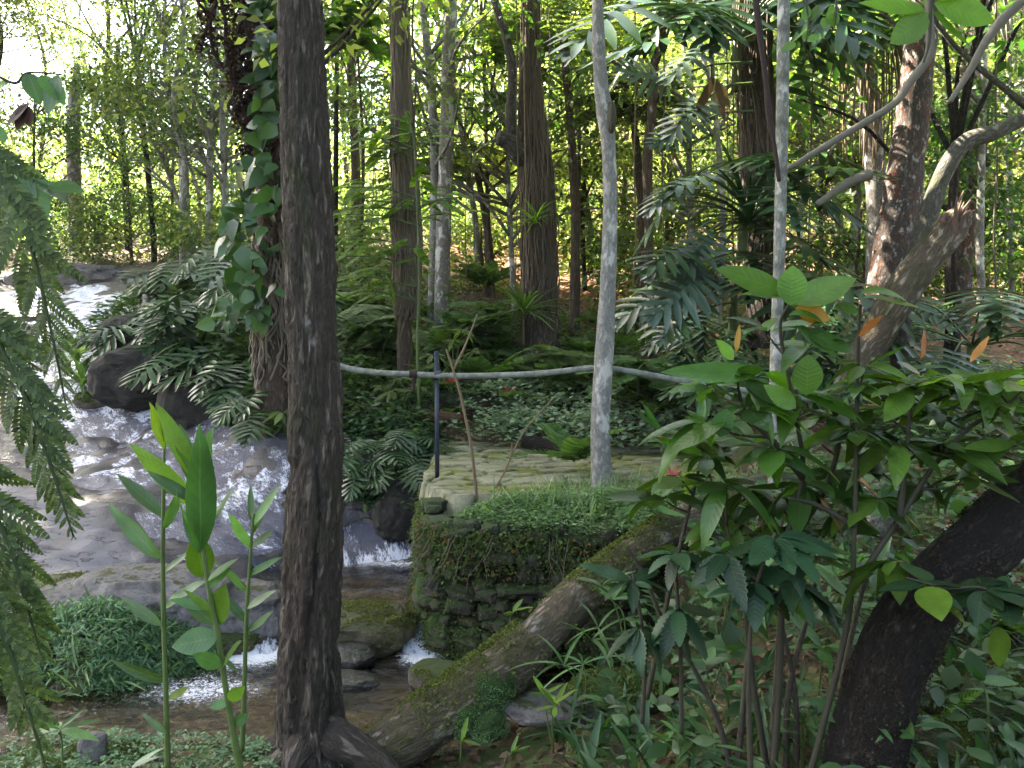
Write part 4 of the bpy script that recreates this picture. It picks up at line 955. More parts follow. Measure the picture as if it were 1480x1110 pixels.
for i, (nm, lb, pts, wd, mm) in enumerate(NAMED):
    t, p, rr_ = px_tree(nm, lb, pts, wd, M[mm], seg=14 if wd[0] > 25 else 9, res=60, lump=.12, lsc=5, seed=20+i, sink=.5)
    named[lb[:14]] = (t, p)
    r = np.random.default_rng(300+i); d = pts[0][2]; base = p[0]; top = p[-1]
    if nm in ('broken_tree',): continue
    if nm == 'umbrella_tree':
        mb = MB(); c = P(487,62,15)
        for k in range(11):
            a = k*2*PI/11; e = c+np.array([math.cos(a)*1.9, math.sin(a)*1.9, .75+.5*math.sin(k*2.1)])
            mb = MB(); tube(mb, [c, (c+e)/2+[0, 0, .1], e], [.03,.025,.012], 5, 8); mb.build('rib', M['vine'], t)
        for k in range(11):
            mb = MB(); a = k*2*PI/11; e = c+np.array([math.cos(a)*1.9, math.sin(a)*1.9, .75+.5*math.sin(k*2.1)])
            place(mb, palmate(9, 2.6, .12), [e], [[math.cos(a), math.sin(a), -.2]], (0, 0, 1), .75)
            mb.build('leaf', M['lime'], t)
        continue
    # leafy side sprays and a crown: pale, loose, see-through
    nb = 17 if d > 12 else 8; mb = MB(); cs, rs = [], []
    for k in range(nb):
        f = r.uniform(.45, 1.) if d > 12 else r.uniform(.75, 1.)
        q = np.array([np.interp(f, np.linspace(0, 1, len(p)), p[:, j]) for j in range(3)])
        a = r.uniform(0, 2*PI); ln = r.uniform(.8, 2.2); e = q+[math.cos(a)*ln, math.sin(a)*ln, r.uniform(.3, 1.6)+(2.0 if f > .9 else 0)]
        branch_out(mb, q, e, .035, .01, .08, 5, r); cs.append(e); rs.append(r.uniform(.5, .95))
    mb.build('limbs', M[mm], t, rest=True)
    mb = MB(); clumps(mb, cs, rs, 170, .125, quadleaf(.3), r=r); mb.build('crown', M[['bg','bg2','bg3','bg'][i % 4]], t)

# extra details on named trees
mb = MB(); tube(mb, PP([(266,225,18),(285,210,18),(296,235,18),(300,262,18)]), [.07,.06,.05,.04], 8, 24); tube(mb, PP([(263,205,18),(275,160,18),(284,120,18),(290,60,18)]), [.08,.06,.05,.03], 8, 24); mb.build('fork', M['b_grey'], named['grey trunk for'][0], rest=True)
# strap-leaf epiphyte hanging on the tufted tree
t10 = named['greyish trunk '][0]; mb = MB(); r = np.random.default_rng(4); c = P(1262,58,9.85); n = 120
a = r.uniform(-PI, PI, n); q = np.stack([np.cos(a), np.sin(a)-.3, r.uniform(.1, 1.3, n)], -1)
place(mb, ovate(5, .022, .8, .3, .75), c+r.normal(0, .08, (n, 3)), q, (0, 0, 1), r.uniform(.6, 1.1, n)); mb.build('epiphyte', M['fern'], t10)
mb = MB(); n = 46
for k in range(n):
    x = r.uniform(-.45, .45); a = c+[x, r.uniform(-.25, .1), r.uniform(-.25, .05)]; ln = r.uniform(.6, 1.7)
    tube(mb, [a, a+[x*.25, 0, -ln*.5], a+[x*.12+r.normal(0, .04), 0, -ln]], [.012,.012,.006], 4, 10)
mb.build('dead_straps', M['twig'], t10)
# dried vines on the vine tree
tv = named['dark brown tru'][0]; mb = MB(); r = np.random.default_rng(6); lp = MB()
for (x0, y0, x1, y1) in [(298,-20,290,78),(308,-20,308,98),(322,-30,340,120),(345,-20,345,160),(352,-20,352,220),(362,-30,366,228),(376,-20,372,250),(335,60,346,180),(392,-30,396,330),(358,120,362,300)]:
    a = P(x0, y0, 8.3); b = P(x1, y1, 8.3); k = int(abs(y1-y0)/3)
    pt = [a+(b-a)*f+np.r_[r.normal(0, .03, 2), 0] for f in np.linspace(0, 1, 6)]; cv = tube(mb, pt, .018, 5, 24)
    for f in np.linspace(0, 1, k):
        q = a+(b-a)*f; m_ = 4; place(lp, quadleaf(.4, .5, .3), q+r.normal(0, .04, (m_, 3)), rdir(m_, -.9, .2, r), rdir(m_, r=r), r.uniform(.03, .075, m_))
mb.build('vine_stems', M['vine'], tv); lp.build('dried_clusters', M['vineleaf'], tv)
mb = MB(); n = 210; y = r.uniform(-20, 470, n); x = 388-65*np.clip((y-150)/200, -.2, 1)*r.uniform(0, 1, n)+r.normal(0, 10, n)
pos = np.array([P(a, b, 8.15+r.uniform(-.2, .2)) for a, b in zip(x, y)])
place(mb, ovate(5, .34, .55, .12, .25, .8), pos, np.stack([r.normal(-.4, .7, n), r.normal(-.4, .5, n), r.normal(-.8, .5, n)], -1), np.array([0, -.8, .6])+r.normal(0, .45, (n, 3)), r.uniform(.12, .28, n)); mb.build('climbing_leaves', M['climb'], tv)
roots_on(tv, [(397,560,8.6),(394,480,8.6),(392,400,8.6),(390,330,8.6)], [54,48,42,40], 60, 'root', 31, .5)

# ---- leaning broken log, lianas
tb, _, _ = px_tree('broken_log', 'leaning mossy broken log with a splintered reddish end, upper right', [(1225,560,6.9),(1262,490,6.9),(1305,420,6.8),(1345,365,6.8),(1376,325,6.8),(1392,305,6.8)], [48,56,60,58,54,30], M['b_log'], cat='log', seg=40, res=90, lump=.25, lsc=4, seed=14, sink=.2, disp=lambda q, r: -ridged(q*[10, 10, 3], 3, 4)*.04)
mb = MB(); r = np.random.default_rng(2)
for k in range(16):
    a = P(1372+r.normal(0, 9), 330+r.normal(0, 9), 6.72); e = P(1396+r.normal(0, 8), 300+r.normal(0, 10), 6.72+r.normal(0, .1)); tube(mb, [a, e], [.04,.004], 5, 6)
mb.build('splinters', M['splint'], tb)
mb = MB(); tube(mb, PP([(1140,243,5.2),(1195,210,5.2),(1245,180,5.2),(1292,150,5.2),(1318,115,5.2),(1342,82,5.2),(1344,40,5.2),(1340,-30,5.2)]), [.018,.022,.022,.024,.026,.03,.026,.02], 8, 60, lump=.15); tag(mb.build('liana', M['lianam'], loc=P(1140,243,5.2)), 'grey smooth liana sweeping up to the right from the thin pole trunk', 'vine')
mb = MB(); tube(mb, PP([(1372,148,5.),(1400,105,5.),(1425,60,5.),(1452,25,5.),(1490,-10,5.),(1540,-60,5.)]), [.016,.022,.026,.03,.03,.03], 8, 50, lump=.15); tag(mb.build('liana', M['lianam'], loc=P(1372,148,5.)), 'grey liana rising to the top right corner', 'vine')
mb = MB(); tube(mb, PP([(1180,296,7.),(1205,278,7.),(1230,262,7.),(1258,252,7.)]), [.03,.035,.04,.045], 8, 30, lump=.2); tag(mb.build('dead_branch', M['lianam'], loc=P(1180,296,7.)), 'short grey dead branch stub beside the tufted tree', 'branch')

# ---- generic forest behind: one prototype per form, copied
protos = []
for k in range(6):
    r = np.random.default_rng(500+k); t = thing('forest_tree', (0, 0, 0), 'slender trunk far back among sunlit leaves on the wooded slope', 'tree', 'slender trees far back on the wooded slope')
    H = 12.; pt = [np.array([0, 0, -1.])]
    for z in (2, 4, 6.5, 9, 12): pt.append(np.array([r.normal(0, .12)*z**.6, r.normal(0, .12)*z**.6, z]))
    mb = MB(); tube(mb, pt, np.array([.13,.11,.10,.085,.07,.03])*[1.1,.9,1,.5,.6,.45][k], 8, 40, lump=.12, seed=k); 
    cs, rs = [], []
    for j in range([30,26,30,14,30,12][k]):
        f = r.uniform(.3, 1.); q = np.array([np.interp(f*H, [s_[2] for s_ in pt], [s_[i] for s_ in pt]) for i in range(3)])
        a = r.uniform(0, 2*PI); ln = r.uniform(.5, 2.4)*(1.15-.5*f); e = q+[math.cos(a)*ln, math.sin(a)*ln, r.uniform(.2, 1.3)]
        branch_out(mb, q, e, .03, .008, .1, 4, r); cs.append(e); rs.append(r.uniform(.5, 1.05))
    mb.build('trunk', M[['b_grey','b_white','b_brown','b_grey','b_white','b_brown'][k]], t, rest=True)
    mb = MB(); clumps(mb, cs, rs, 140, .15, quadleaf(.3), r=r); mb.build('crown', M[['bg','bg3','bg2','bg','bg2','bg'][k]], t); protos.append(t)
r = np.random.default_rng(77); cnt = 0
for k in range(104):
    d = r.uniform(17, 44); px = r.uniform(-250, 1730)
    if px < 760 and r.random() < .25: continue
    p = G(px, d); 
    pr = protos[cnt % 6]
    s = float(np.clip((.43*d+3.-p[2])/11.5, .45, 1.25)*r.uniform(.85, 1.15))
    if cnt < 6: pr.location = [float(v) for v in p]; pr.rotation_euler = (0, 0, r.uniform(0, 6.3)); pr.scale = (s, s, s)
    else: dup(pr, p, r.uniform(0, 6.3), s, tilt=r.normal(0, .05, 2))
    cnt += 1
# ---- unseen trees added outside the frame to block sun and rear sky
r = np.random.default_rng(88)
for k, (x, y, h, s) in enumerate(SHADE):
    z = float(tz(x, y)); t = thing('added_shade_tree', (x, y, z), 'unseen leafy tree added outside the frame to block sun and sky', 'tree', 'unseen trees added for shade')
    mb = MB(); tube(mb, [(x, y, z-.4), (x+.1, y, z+h*.5), (x+.1, y+.2, z+h)], [.2,.17,.1], 12, 30, lump=.1); mb.build('trunk', M['b_brown'], t, rest=True)
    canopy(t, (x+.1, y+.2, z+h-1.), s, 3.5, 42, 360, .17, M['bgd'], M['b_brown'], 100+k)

# ================================================================ UNDERGROWTH MASS
def undergrowth():
    r = np.random.default_rng(9); mb = MB(); mb2 = MB(); n = 0
    def bunch(px, d, h, R, k, size, B, tpl, mt=0):
        p = G(px, d); cs = p+np.r_[0, 0, h]
        clumps(B, [cs], [R], -k, size, tpl, r=r, mat=mt, flat=.8)
    for k in range(900):                     # low bushes on the slope
        d = r.uniform(12.5, 38); px = r.uniform(-150, 1630)
        if d < 16 and px < 420: continue
        if 600 < px < 800 and d < 15.5: continue
        if 660 < px < 760 and 16 < d < 21 and r.random() < .6: continue
        x = (px-740)/F*d
        if near_line(SC, np.array([x]), np.array([d]), SW*1.3)[0] < 1.: continue
        R = r.uniform(.35, .9); bunch(px, d, R*.6+r.exponential(.5), R, int(60+120*R), r.uniform(.09, .16), mb, quadleaf(.3), int(r.integers(0, 3)))
    for k in range(900):                     # taller saplings filling the middle of the wood
        d = r.uniform(19, 42); px = r.uniform(-150, 1630) if r.random() < .40 else r.uniform(700, 1630)
        hmax = 4.2 if px < 420 else (3.6 if px < 760 else 8.5)
        R = r.uniform(.5, 1.2); bunch(px, d, r.uniform(.8, hmax), R, int(110*R), r.uniform(.12, .20), mb, quadleaf(.3), int(r.integers(0, 2)))
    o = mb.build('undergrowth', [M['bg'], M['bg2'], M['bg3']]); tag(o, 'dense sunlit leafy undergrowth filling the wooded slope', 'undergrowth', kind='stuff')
    mb = MB()
    for k in range(760):                     # far off wood
        d = r.uniform(44, 82); px = r.uniform(-250, 1730); x = (px-740)/F*d; z = float(tz(x, d))
        right = sst(500, 900, px)
        h = r.uniform(0, 1)**(1.2-.4*right)*(6+9*right)
        if 430 < px < 790 and h > 3 and r.random() < .3: continue
        R = r.uniform(1.2, 2.6); clumps(mb, [(x, d, z+h)], [R], -int(60*R), r.uniform(.28, .42), quadleaf(.32), r=r, mat=int(r.integers(0, 2)))
    o = mb.build('distant_wood', [M['bg'], M['bg2']]); tag(o, 'far off sunlit wood showing between the trunks', 'wood', kind='stuff')
M['bg3'] = leafmat('shade_tinted_leaves', (.035,.085,.018), (.07,.13,.025), .4, .45, .4)
undergrowth()

# ---- thin vines hanging straight down among the trunks
r = np.random.default_rng(15)
for k, (px, y0, y1, d) in enumerate([(592,-20,190,9.4),(597,-20,300,9.5),(745,-20,420,11.),(757,-20,500,10.9),(785,-20,460,10.9),(792,-20,330,10.9),(672,-20,400,13.),(683,-20,360,13.),(1052,-20,300,8.2),(1068,-20,420,8.1),(1112,-20,360,8.2),(1060,100,480,8.0),(915,-20,430,11.),(960,-20,380,11.),(536,-20,330,13.),(470+76,-20,400,14.),(1170,100,400,9.),(1440,-20,420,9.)]):
    p = PP([(px+r.normal(0, 2), y0+(y1-y0)*f, d) for f in np.linspace(0, 1, 6)]); mb = MB(); tube(mb, p, r.uniform(.006, .013), 5, 30); q = p[-1]
    tag(mb.build('hanging_vine', M['rootd' if k % 3 else 'twig'], loc=q), 'thin vine hanging straight down between the trunks', 'vine', 'thin hanging vines')
# ================================================================ PLANTS
def leaf_px(mb, tpl, px, py, d, ang, ln, tilt=.25, up=(0, -.65, .75), wid=1., mat=0, r=rng):
    a = math.radians(ang); s = ln*d/F*math.sqrt(1+tilt*tilt)
    place(mb, tpl, [P(px, py, d)], [[math.cos(a), -tilt, math.sin(a)]], [np.asarray(up)+r.normal(0, .22, 3)], np.array([[s*wid, s, s]]), mat)
def two(mb, tpl, x0, y0, x1, y1, d, **k):
    leaf_px(mb, tpl, x0, y0, d, math.degrees(math.atan2(y0-y1, x1-x0)), math.hypot(x1-x0, y1-y0), **k)
def stem_px(mb, pts, d, w, seg=7, mat=0):
    p = PP(pts, d); wd = np.interp(np.linspace(0, 1, len(pts)), np.linspace(0, 1, len(w)), w)
    tube(mb, p, [max(.0016, q*.5*pp[1]/F) for q, pp in zip(wd, p)], seg, len(pts)*8, lump=.06, lsc=30, mat=mat); return p
LANCE = [ovate(9, .115, .85, .22, .12, .9, .012), ovate(9, .10, .8, .35, .28, .9, .02), ovate(9, .125, .9, .12, .02, .9, .022)]; LANCE2 = ovate(9, .10, .8, .3, .30, .9, .01); OV = ovate(9, .27, .82, .14, .10, .85, .008); OVW = ovate(9, .36, .95, .10, .05, .75)
ELL = [ovate(10, .175, .9, .16, .10, .85, .006), ovate(10, .15, .95, .28, .34, .85, .012), ovate(10, .20, .85, .08, .22, .8, .016), ovate(10, .15, .8, .20, -.06, .9, .010), ovate(10, .17, .9, .35, .60, .85, .01)]
SERR = [ovate(20, .19, .8, .18, .18, .75, 0, .13), ovate(20, .17, .85, .30, .36, .75, .01, .14), ovate(20, .20, .8, .10, .05, .75, .012, .12)]; STRAP = ovate(9, .028, .75, .35, .55, .6)
HEART = ovate(7, .36, .55, .10, .18, .8)
# ---- three ginger like stalks on the near left bank
def stalk(label, stem, d, w, leaves, m='ginger'):
    t = thing('ginger_plant', P(stem[0][0], stem[0][1], d), label, 'plant', 'tall leafy stalks on the near left bank')
    mb = MB(); stem_px(mb, stem, d, w); mb.build('stem', M['stem'], t)
    mb = MB(); r = np.random.default_rng(len(leaves))
    for q in leaves:
        tp = {'l': LANCE, 'o': OV, 'n': LANCE2}[q[4]]
        two(mb, tp, *q[:4], d+r.uniform(-.06, .06), tilt=r.uniform(-.1, .4), up=q[6] if len(q) > 6 else (r.normal(0, .5), -.75, .55), mat=q[5] if len(q) > 5 else 0)
    mb.build('leaves', [M[m], M['young']], t, uv=True)
stalk('thinnest dark stalk at the left with drooping narrow leaves', [(243,1112),(240,1000),(236,860),(236,740),(238,625)], 3.1, [9,8,7,6,4],
 [(237,650,231,578,'l',1),(238,640,226,590,'l'),(238,650,250,605,'l'),(236,748,166,676,'l'),(234,808,150,726,'l'),(237,765,272,700,'l'),(235,905,168,858,'n'),(240,985,172,948,'n'),(243,1010,282,984,'l',1),(238,830,275,785,'l'),(238,880,282,838,'l'),(242,1060,200,1030,'n')])
stalk('tallest bright green stalk in the middle of the left group', [(348,1115),(336,1050),(325,985),(314,910),(302,850),(292,780),(282,700),(279,640)], 2.85, [11,10,9,9,8,7,6,4],
 [(281,695,236,577,'l',1),(283,700,322,612,'l'),(281,735,192,632,'l',1),(288,800,312,612,'l'),(286,775,350,698,'l'),(288,790,252,702,'l'),(284,690,262,640,'l'),(294,835,292,765,'o',1),(298,840,240,868,'l'),(300,840,345,800,'l'),(306,880,246,862,'l'),(312,903,330,838,'o',1),(311,903,268,862,'o'),(316,920,244,934,'o'),(322,965,352,915,'o',1),(321,962,283,940,'o'),(330,1012,357,988,'o',1),(330,1015,303,1020,'o'),(320,950,350,965,'l'),(336,1050,360,1030,'o'),(283,712,258,612,'l'),(286,765,318,690,'l',1),(284,725,222,676,'l'),(290,800,262,735,'l'),(300,850,338,815,'l'),(307,885,275,845,'l',1)])
stalk('palest short stalk with small bluish leaves next to the big trunk', [(350,1085),(353,1000),(356,900),(361,820),(366,742)], 3.25, [8,7,6,5,4],
 [(366,755,358,700,'l'),(367,760,404,697,'l'),(364,795,338,735,'l'),(364,790,400,762,'l'),(361,832,404,798,'l'),(359,855,312,812,'l'),(357,880,402,843,'l'),(356,900,318,846,'l'),(355,915,398,880,'l'),(366,770,385,720,'l')])
# ---- near fern fronds hanging in at the left edge
def fern_frond(mb, path, d, ln, n, m=0, r=rng, lob=.5, W=.19, drop=.5):
    p = PP(path, d); c = catmull(p, n); t = nrm(np.gradient(c, axis=0)); tpl = frondleaf(15, .17, .036, .25, .8, 66, .1, 1)
    tube(mb, p, [.008,.006,.004,.002], 5, 40)
    for s in (-1, 1):
        f = np.linspace(0, 1, n); L = ln*d/F*np.sin(PI*np.clip(.30+.70*f, 0, 1))**.8+.012
        side = nrm(np.cross(t, [0, -1., .25]))*s
        dr = side*.8+t*.5+np.array([0, 0, -drop*1.7])+r.normal(0, .16, (n, 3))
        place(mb, tpl, c, dr, np.array([0, -1., .45])+r.normal(0, .35, (n, 3)), L*r.uniform(.7, 1.15, n), m)
t = thing('tree_fern', P(-150, 500, 1.75), 'dark green fern fronds hanging in along the left edge close to the lens', 'fern')
for path, d, ln, n, m in [([(-130,170),(-30,215),(35,330),(72,470),(96,590)],1.75,105,22,'fernd'),([(-160,400),(-40,450),(30,560),(72,670),(106,775)],1.6,95,30,'fernd'),([(-150,600),(-50,680),(10,780),(40,880),(62,955)],1.55,95,24,'fernd'),([(-90,780),(-30,850),(10,930),(42,1030),(75,1135)],1.45,80,20,'fernd')]:
    mb = MB(); fern_frond(mb, path, d, ln, n); mb.build('frond', M[m], t)
t = thing('hanging_branch', P(-20, 130, 2.2), 'small twig with pale leaves and a dark shrivelled leaf at the upper left edge', 'branch')
mb = MB(); stem_px(mb, [(-30,95),(20,120),(40,105),(90,108)], 2.2, [5,4,3,2]); mb.build('twig', M['stemd'], t); mb = MB(); stem_px(mb, [(-30,200),(20,230),(60,262)], 2.2, [4,3,2]); mb.build('twig', M['stemd'], t)
mb = MB()
for q in [(40,105,62,150),(60,108,98,150),(15,118,-15,132),(85,108,70,165),(-10,180,10,205),(20,232,5,300),(45,255,20,330),(50,258,105,290),(70,268,125,275),(30,240,70,320)]: two(mb, OV, *q, 2.2, tilt=.2)
mb.build('leaves', M['ginger'], t, uv=True)
mb = MB(); 
for q in [(42,150,8,180),(40,152,22,186),(38,152,42,182)]: two(mb, OV, *q, 2.2, tilt=.1, wid=1.1)
mb.build('shrivelled_leaf', M['vineleaf'], t)

# ---- right foreground shrubs
def whorl(mb, c, n, ln, tpl, r, elev=.1, axis=(0, 0, 1), m=0, wid=1., a0=0, spr=2*PI, face=.12, lite=0.):
    n = int(n*1.6+.5); a = a0+np.arange(n)*spr/n+r.normal(0, .22, n); e = elev+r.normal(0, .24, n)
    d = np.stack([np.cos(a)*np.cos(e), np.sin(a)*np.cos(e), np.sin(e)], -1)+np.asarray(axis)*0
    up = np.array([0, -face, 1.])+r.normal(0, .25, (n, 3))
    L = ln*r.uniform(.40, .93, n)
    k = r.random(n) < lite
    for mm, s in ((m, ~k), (1, k)):
        if s.any(): place(mb, tpl, (np.asarray(c)+d*.012)[s], d[s], up[s], np.stack([L*wid, L, L], -1)[s], mm)
def shrub(name, label, stems, whorls, mats, stemm='stemd', extra=(), group=None, seed=1, d0=2.8, stemw=(10, 4)):
    r = np.random.default_rng(seed); s0 = stems[0][0]
    t = thing(name, P(s0[0], s0[1], s0[2] if len(s0) > 2 else d0), label, 'shrub', group)
    mb = MB()
    for s in stems: stem_px(mb, s, d0, stemw)
    tips = []
    for q in whorls:
        c = P(q[0], q[1], q[2]); tips.append(c)
    # a short twig from each whorl back to the nearest stem
    allp = np.concatenate([catmull(PP(s, d0), 24) for s in stems])
    for c in tips:
        k = np.argmin(((allp-c)**2).sum(1)+np.maximum(0, allp[:, 2]-c[2]+.05)*1.); b = allp[k]
        if np.linalg.norm(b-c) > .03: tube(mb, [b, (b+c)/2+[0, 0, -.04*np.linalg.norm(b-c)*2], c+[0, 0, -.01]], [.006,.004,.003], 5, 12)
    mb.build('stems', M[stemm], t)
    mb = MB()
    for q, c in zip(whorls, tips):
        whorl(mb, c, q[3], q[4]*q[2]/F, q[5], r, q[6] if len(q) > 6 else .12, m=q[7] if len(q) > 7 else 0, lite=0. if len(mats) < 2 else (.30 if q[1] < 600 else .08))
    for q in extra: two(mb, q[5], *q[:4], q[4], mat=q[6], tilt=q[7] if len(q) > 7 else .15, up=q[8] if len(q) > 8 else (0, -.65, .75))
    mb.build('leaves', mats, t, uv=True); return t
SM = [M['shrub'], M['young'], M['orange']]
FACE = (0, -1., .12)
shrub('broad_leaf_shrub', 'tall broad leaved shrub with round bright tip leaves and an orange young leaf',
 [[(1118,1125,2.7),(1128,960,2.7),(1133,800,2.7),(1160,690,2.7),(1150,600,2.6),(1128,480,2.55),(1140,440,2.5)],[(1160,690,2.7),(1120,640,2.6),(1080,600,2.6),(1066,560,2.6)],[(1133,800,2.7),(1195,700,2.75),(1212,610,2.7),(1165,560,2.7)],[(1110,1125,2.8),(1085,960,2.8),(1075,860,2.8),(1050,760,2.8)]],
 [(1066,548,2.6,8,100,ELL),(1080,590,2.6,7,110,ELL),(1150,570,2.7,7,100,ELL),(1200,600,2.75,8,105,ELL),(1020,610,2.65,7,110,ELL,-.1),(1118,650,2.6,8,105,ELL,-.1),(1050,700,2.75,8,100,ELL,-.2),(1160,700,2.75,7,105,ELL,-.2),(1215,680,2.8,7,100,ELL,-.2),(1090,780,2.8,8,100,ELL,-.3),(1180,800,2.8,7,105,ELL,-.3),(1030,560,2.75,6,90,ELL),(1180,630,2.85,7,95,ELL),(1090,640,2.85,7,95,ELL),(1020,660,2.8,6,90,ELL,-.1),(1120,720,2.85,7,95,ELL,-.2),(1195,760,2.8,6,90,ELL,-.2),(1140,850,2.85,6,85,ELL,-.3),(1110,480,2.6,4,85,ELL,.2),(1165,505,2.6,4,85,ELL,.1)],
 SM, seed=1, stemw=(11,4), extra=[(1143,442,1145,384,2.45,OVW,1,.0,FACE),(1138,425,1036,385,2.5,ELL,1,.1,(0,-.9,.5)),(1140,432,1080,412,2.52,ELL,1,.1),(1150,440,1232,398,2.5,OV,1,.1,(0,-.8,.6)),(1150,445,1200,462,2.5,OV,2,.1,(0,-1,.3)),(1140,455,1195,445,2.48,ELL,1),(1165,572,1168,512,2.45,OVW,1,.0,FACE),(1150,590,1105,555,2.5,OV,1,.0,(0,-.9,.3)),(1064,508,1068,468,2.55,LANCE,2,.0,FACE),(1060,520,1035,490,2.55,OV,1),(1040,632,1050,590,2.5,OVW,0,.0,FACE),(1050,610,960,640,2.5,ELL,1,.1),(1100,540,950,545,2.55,ELL,0,.1),(1160,480,1235,500,2.5,ELL,0,.2),(1150,470,1205,520,2.5,ELL,0,.2)])
shrub('broad_leaf_shrub', 'broad leaved shrub with upright leaf pair and a yellow leaf, right of the tallest one',
 [[(1170,1125,2.6),(1225,900,2.6),(1235,760,2.6),(1238,620,2.6),(1240,520,2.6),(1243,440,2.55)],[(1235,760,2.6),(1180,730,2.6),(1140,720,2.55)],[(1225,860,2.6),(1300,750,2.6),(1345,680,2.6),(1400,620,2.6),(1470,575,2.6)],[(1300,750,2.6),(1310,660,2.6),(1318,560,2.6)]],
 [(1243,560,2.6,7,95,ELL),(1238,620,2.6,8,105,ELL,-.05),(1318,560,2.55,8,105,ELL),(1335,545,2.6,7,95,ELL),(1385,560,2.55,7,100,ELL),(1300,640,2.6,8,105,ELL,-.1),(1360,640,2.6,7,110,ELL,-.1),(1440,590,2.55,8,105,ELL,-.05),(1470,640,2.5,6,110,ELL,-.1),(1410,690,2.6,6,105,ELL,-.2),(1270,720,2.65,6,100,ELL,-.2),(1290,810,2.5,6,110,ELL,-.3),(1250,530,2.6,5,80,ELL,.1),(1430,545,2.6,6,90,ELL,.1),(1478,560,2.6,5,90,ELL,.1),(1275,590,2.75,7,95,ELL),(1355,590,2.75,7,95,ELL),(1455,560,2.8,7,95,ELL),(1420,630,2.8,7,95,ELL),(1330,690,2.8,7,95,ELL,-.1),(1390,660,2.9,6,90,ELL,-.1),(1220,740,2.8,6,90,ELL,-.2),(1260,660,2.85,7,95,ELL,-.1),(1470,610,2.8,6,95,ELL)],
 SM, seed=2, stemw=(10,4), extra=[(1243,425,1310,405,2.5,ELL,1,.1,(0,-.7,.7)),(1248,430,1332,432,2.5,ELL,1,.15,(0,-.5,.8)),(1240,486,1272,456,2.5,LANCE,2,.1,FACE),(1330,520,1343,474,2.52,LANCE,2,.0,(.4,-.9,.2)),(1402,524,1428,486,2.52,LANCE,2,.0,(-.3,-.9,.3)),(1240,450,1205,440,2.5,OV,0,.2)])
shrub('broad_leaf_shrub', 'lower broad leaved shrub with dark stem in front of the pale fallen branch',
 [[(935,1010,2.9),(958,900,2.9),(985,780,2.9),(1005,700,2.9),(1015,650,2.9)],[(985,780,2.9),(1040,740,2.9),(1080,720,2.9)],[(958,900,2.9),(930,830,2.95),(905,790,2.95)]],
 [(1010,640,2.9,8,95,ELL),(985,690,2.9,7,100,ELL,-.1),(960,720,2.9,5,90,ELL,-.1),(1080,712,2.9,7,95,ELL,-.2),(1040,745,2.9,6,95,ELL,-.3),(1130,760,2.8,6,100,ELL,-.3),(990,800,2.95,6,85,ELL,-.2)],
 SM, seed=3, stemw=(8,4), d0=2.9)
shrub('serrated_plant', 'dark plant with whorls of drooping saw edged leaves, centre bottom right',
 [[(985,1060,2.7),(984,960,2.7),(980,880,2.7),(975,800,2.7)],[(928,1045,2.75),(932,960,2.75),(928,905,2.75),(915,830,2.75)]],
 [(980,880,2.65,9,105,SERR,-.75),(925,905,2.7,6,85,SERR,-.7),(975,800,2.7,7,95,SERR,-.25),(915,840,2.75,6,85,SERR,-.1)], [M['serr']], seed=4, stemw=(7,5), d0=2.7)
shrub('serrated_plant', 'saw edged plant with bluish dark leaves low against the brown stems at right',
 [[(1085,1120,2.5),(1082,980,2.5),(1090,860,2.5),(1120,770,2.5)]],
 [(1120,775,2.5,8,110,SERR,-.35),(1090,840,2.5,7,110,SERR,-.55),(1150,840,2.5,6,105,SERR,-.45),(1050,800,2.55,5,100,SERR,-.3)], [M['serr']], seed=5, stemw=(9,5), d0=2.5)
shrub('broad_leaf_shrub', 'leafy sprig with glossy leaves arching over the dark leaning trunk',
 [[(1480,880,2.3),(1420,850,2.3),(1370,850,2.3),(1310,835,2.3)]],
 [(1340,845,2.3,4,95,OV,-.2),(1420,850,2.3,5,90,OV,-.2),(1450,860,2.3,4,85,OV,-.1)], [M['serr'], M['young'], M['orange']], seed=6, stemw=(5,3), d0=2.3, extra=[(1355,855,1400,900,2.28,OV,1,.1,(0,-1,.4)),(1440,905,1452,970,2.28,OV,1,.0,(.4,-.8,.1))])
mb = MB(); t = thing('brown_stems', P(1130,1125,2.9), 'cluster of upright brown stems below the broad leaved shrubs', 'stems')
for q in [[(1060,1125),(1040,1050),(1010,980),(980,930)],[(1135,1125),(1140,1000),(1165,900),(1180,840)],[(1112,1125),(1120,1010),(1128,880),(1130,800)],[(1205,1125),(1215,1000),(1240,880),(1262,800)],[(1150,1125),(1150,1010),(1130,900)],[(1065,1125),(1075,1010),(1085,900)]]:
    m_ = MB(); stem_px(m_, q, 2.9, [11,8,6]); m_.build('stem', M['b_brown3'], t)
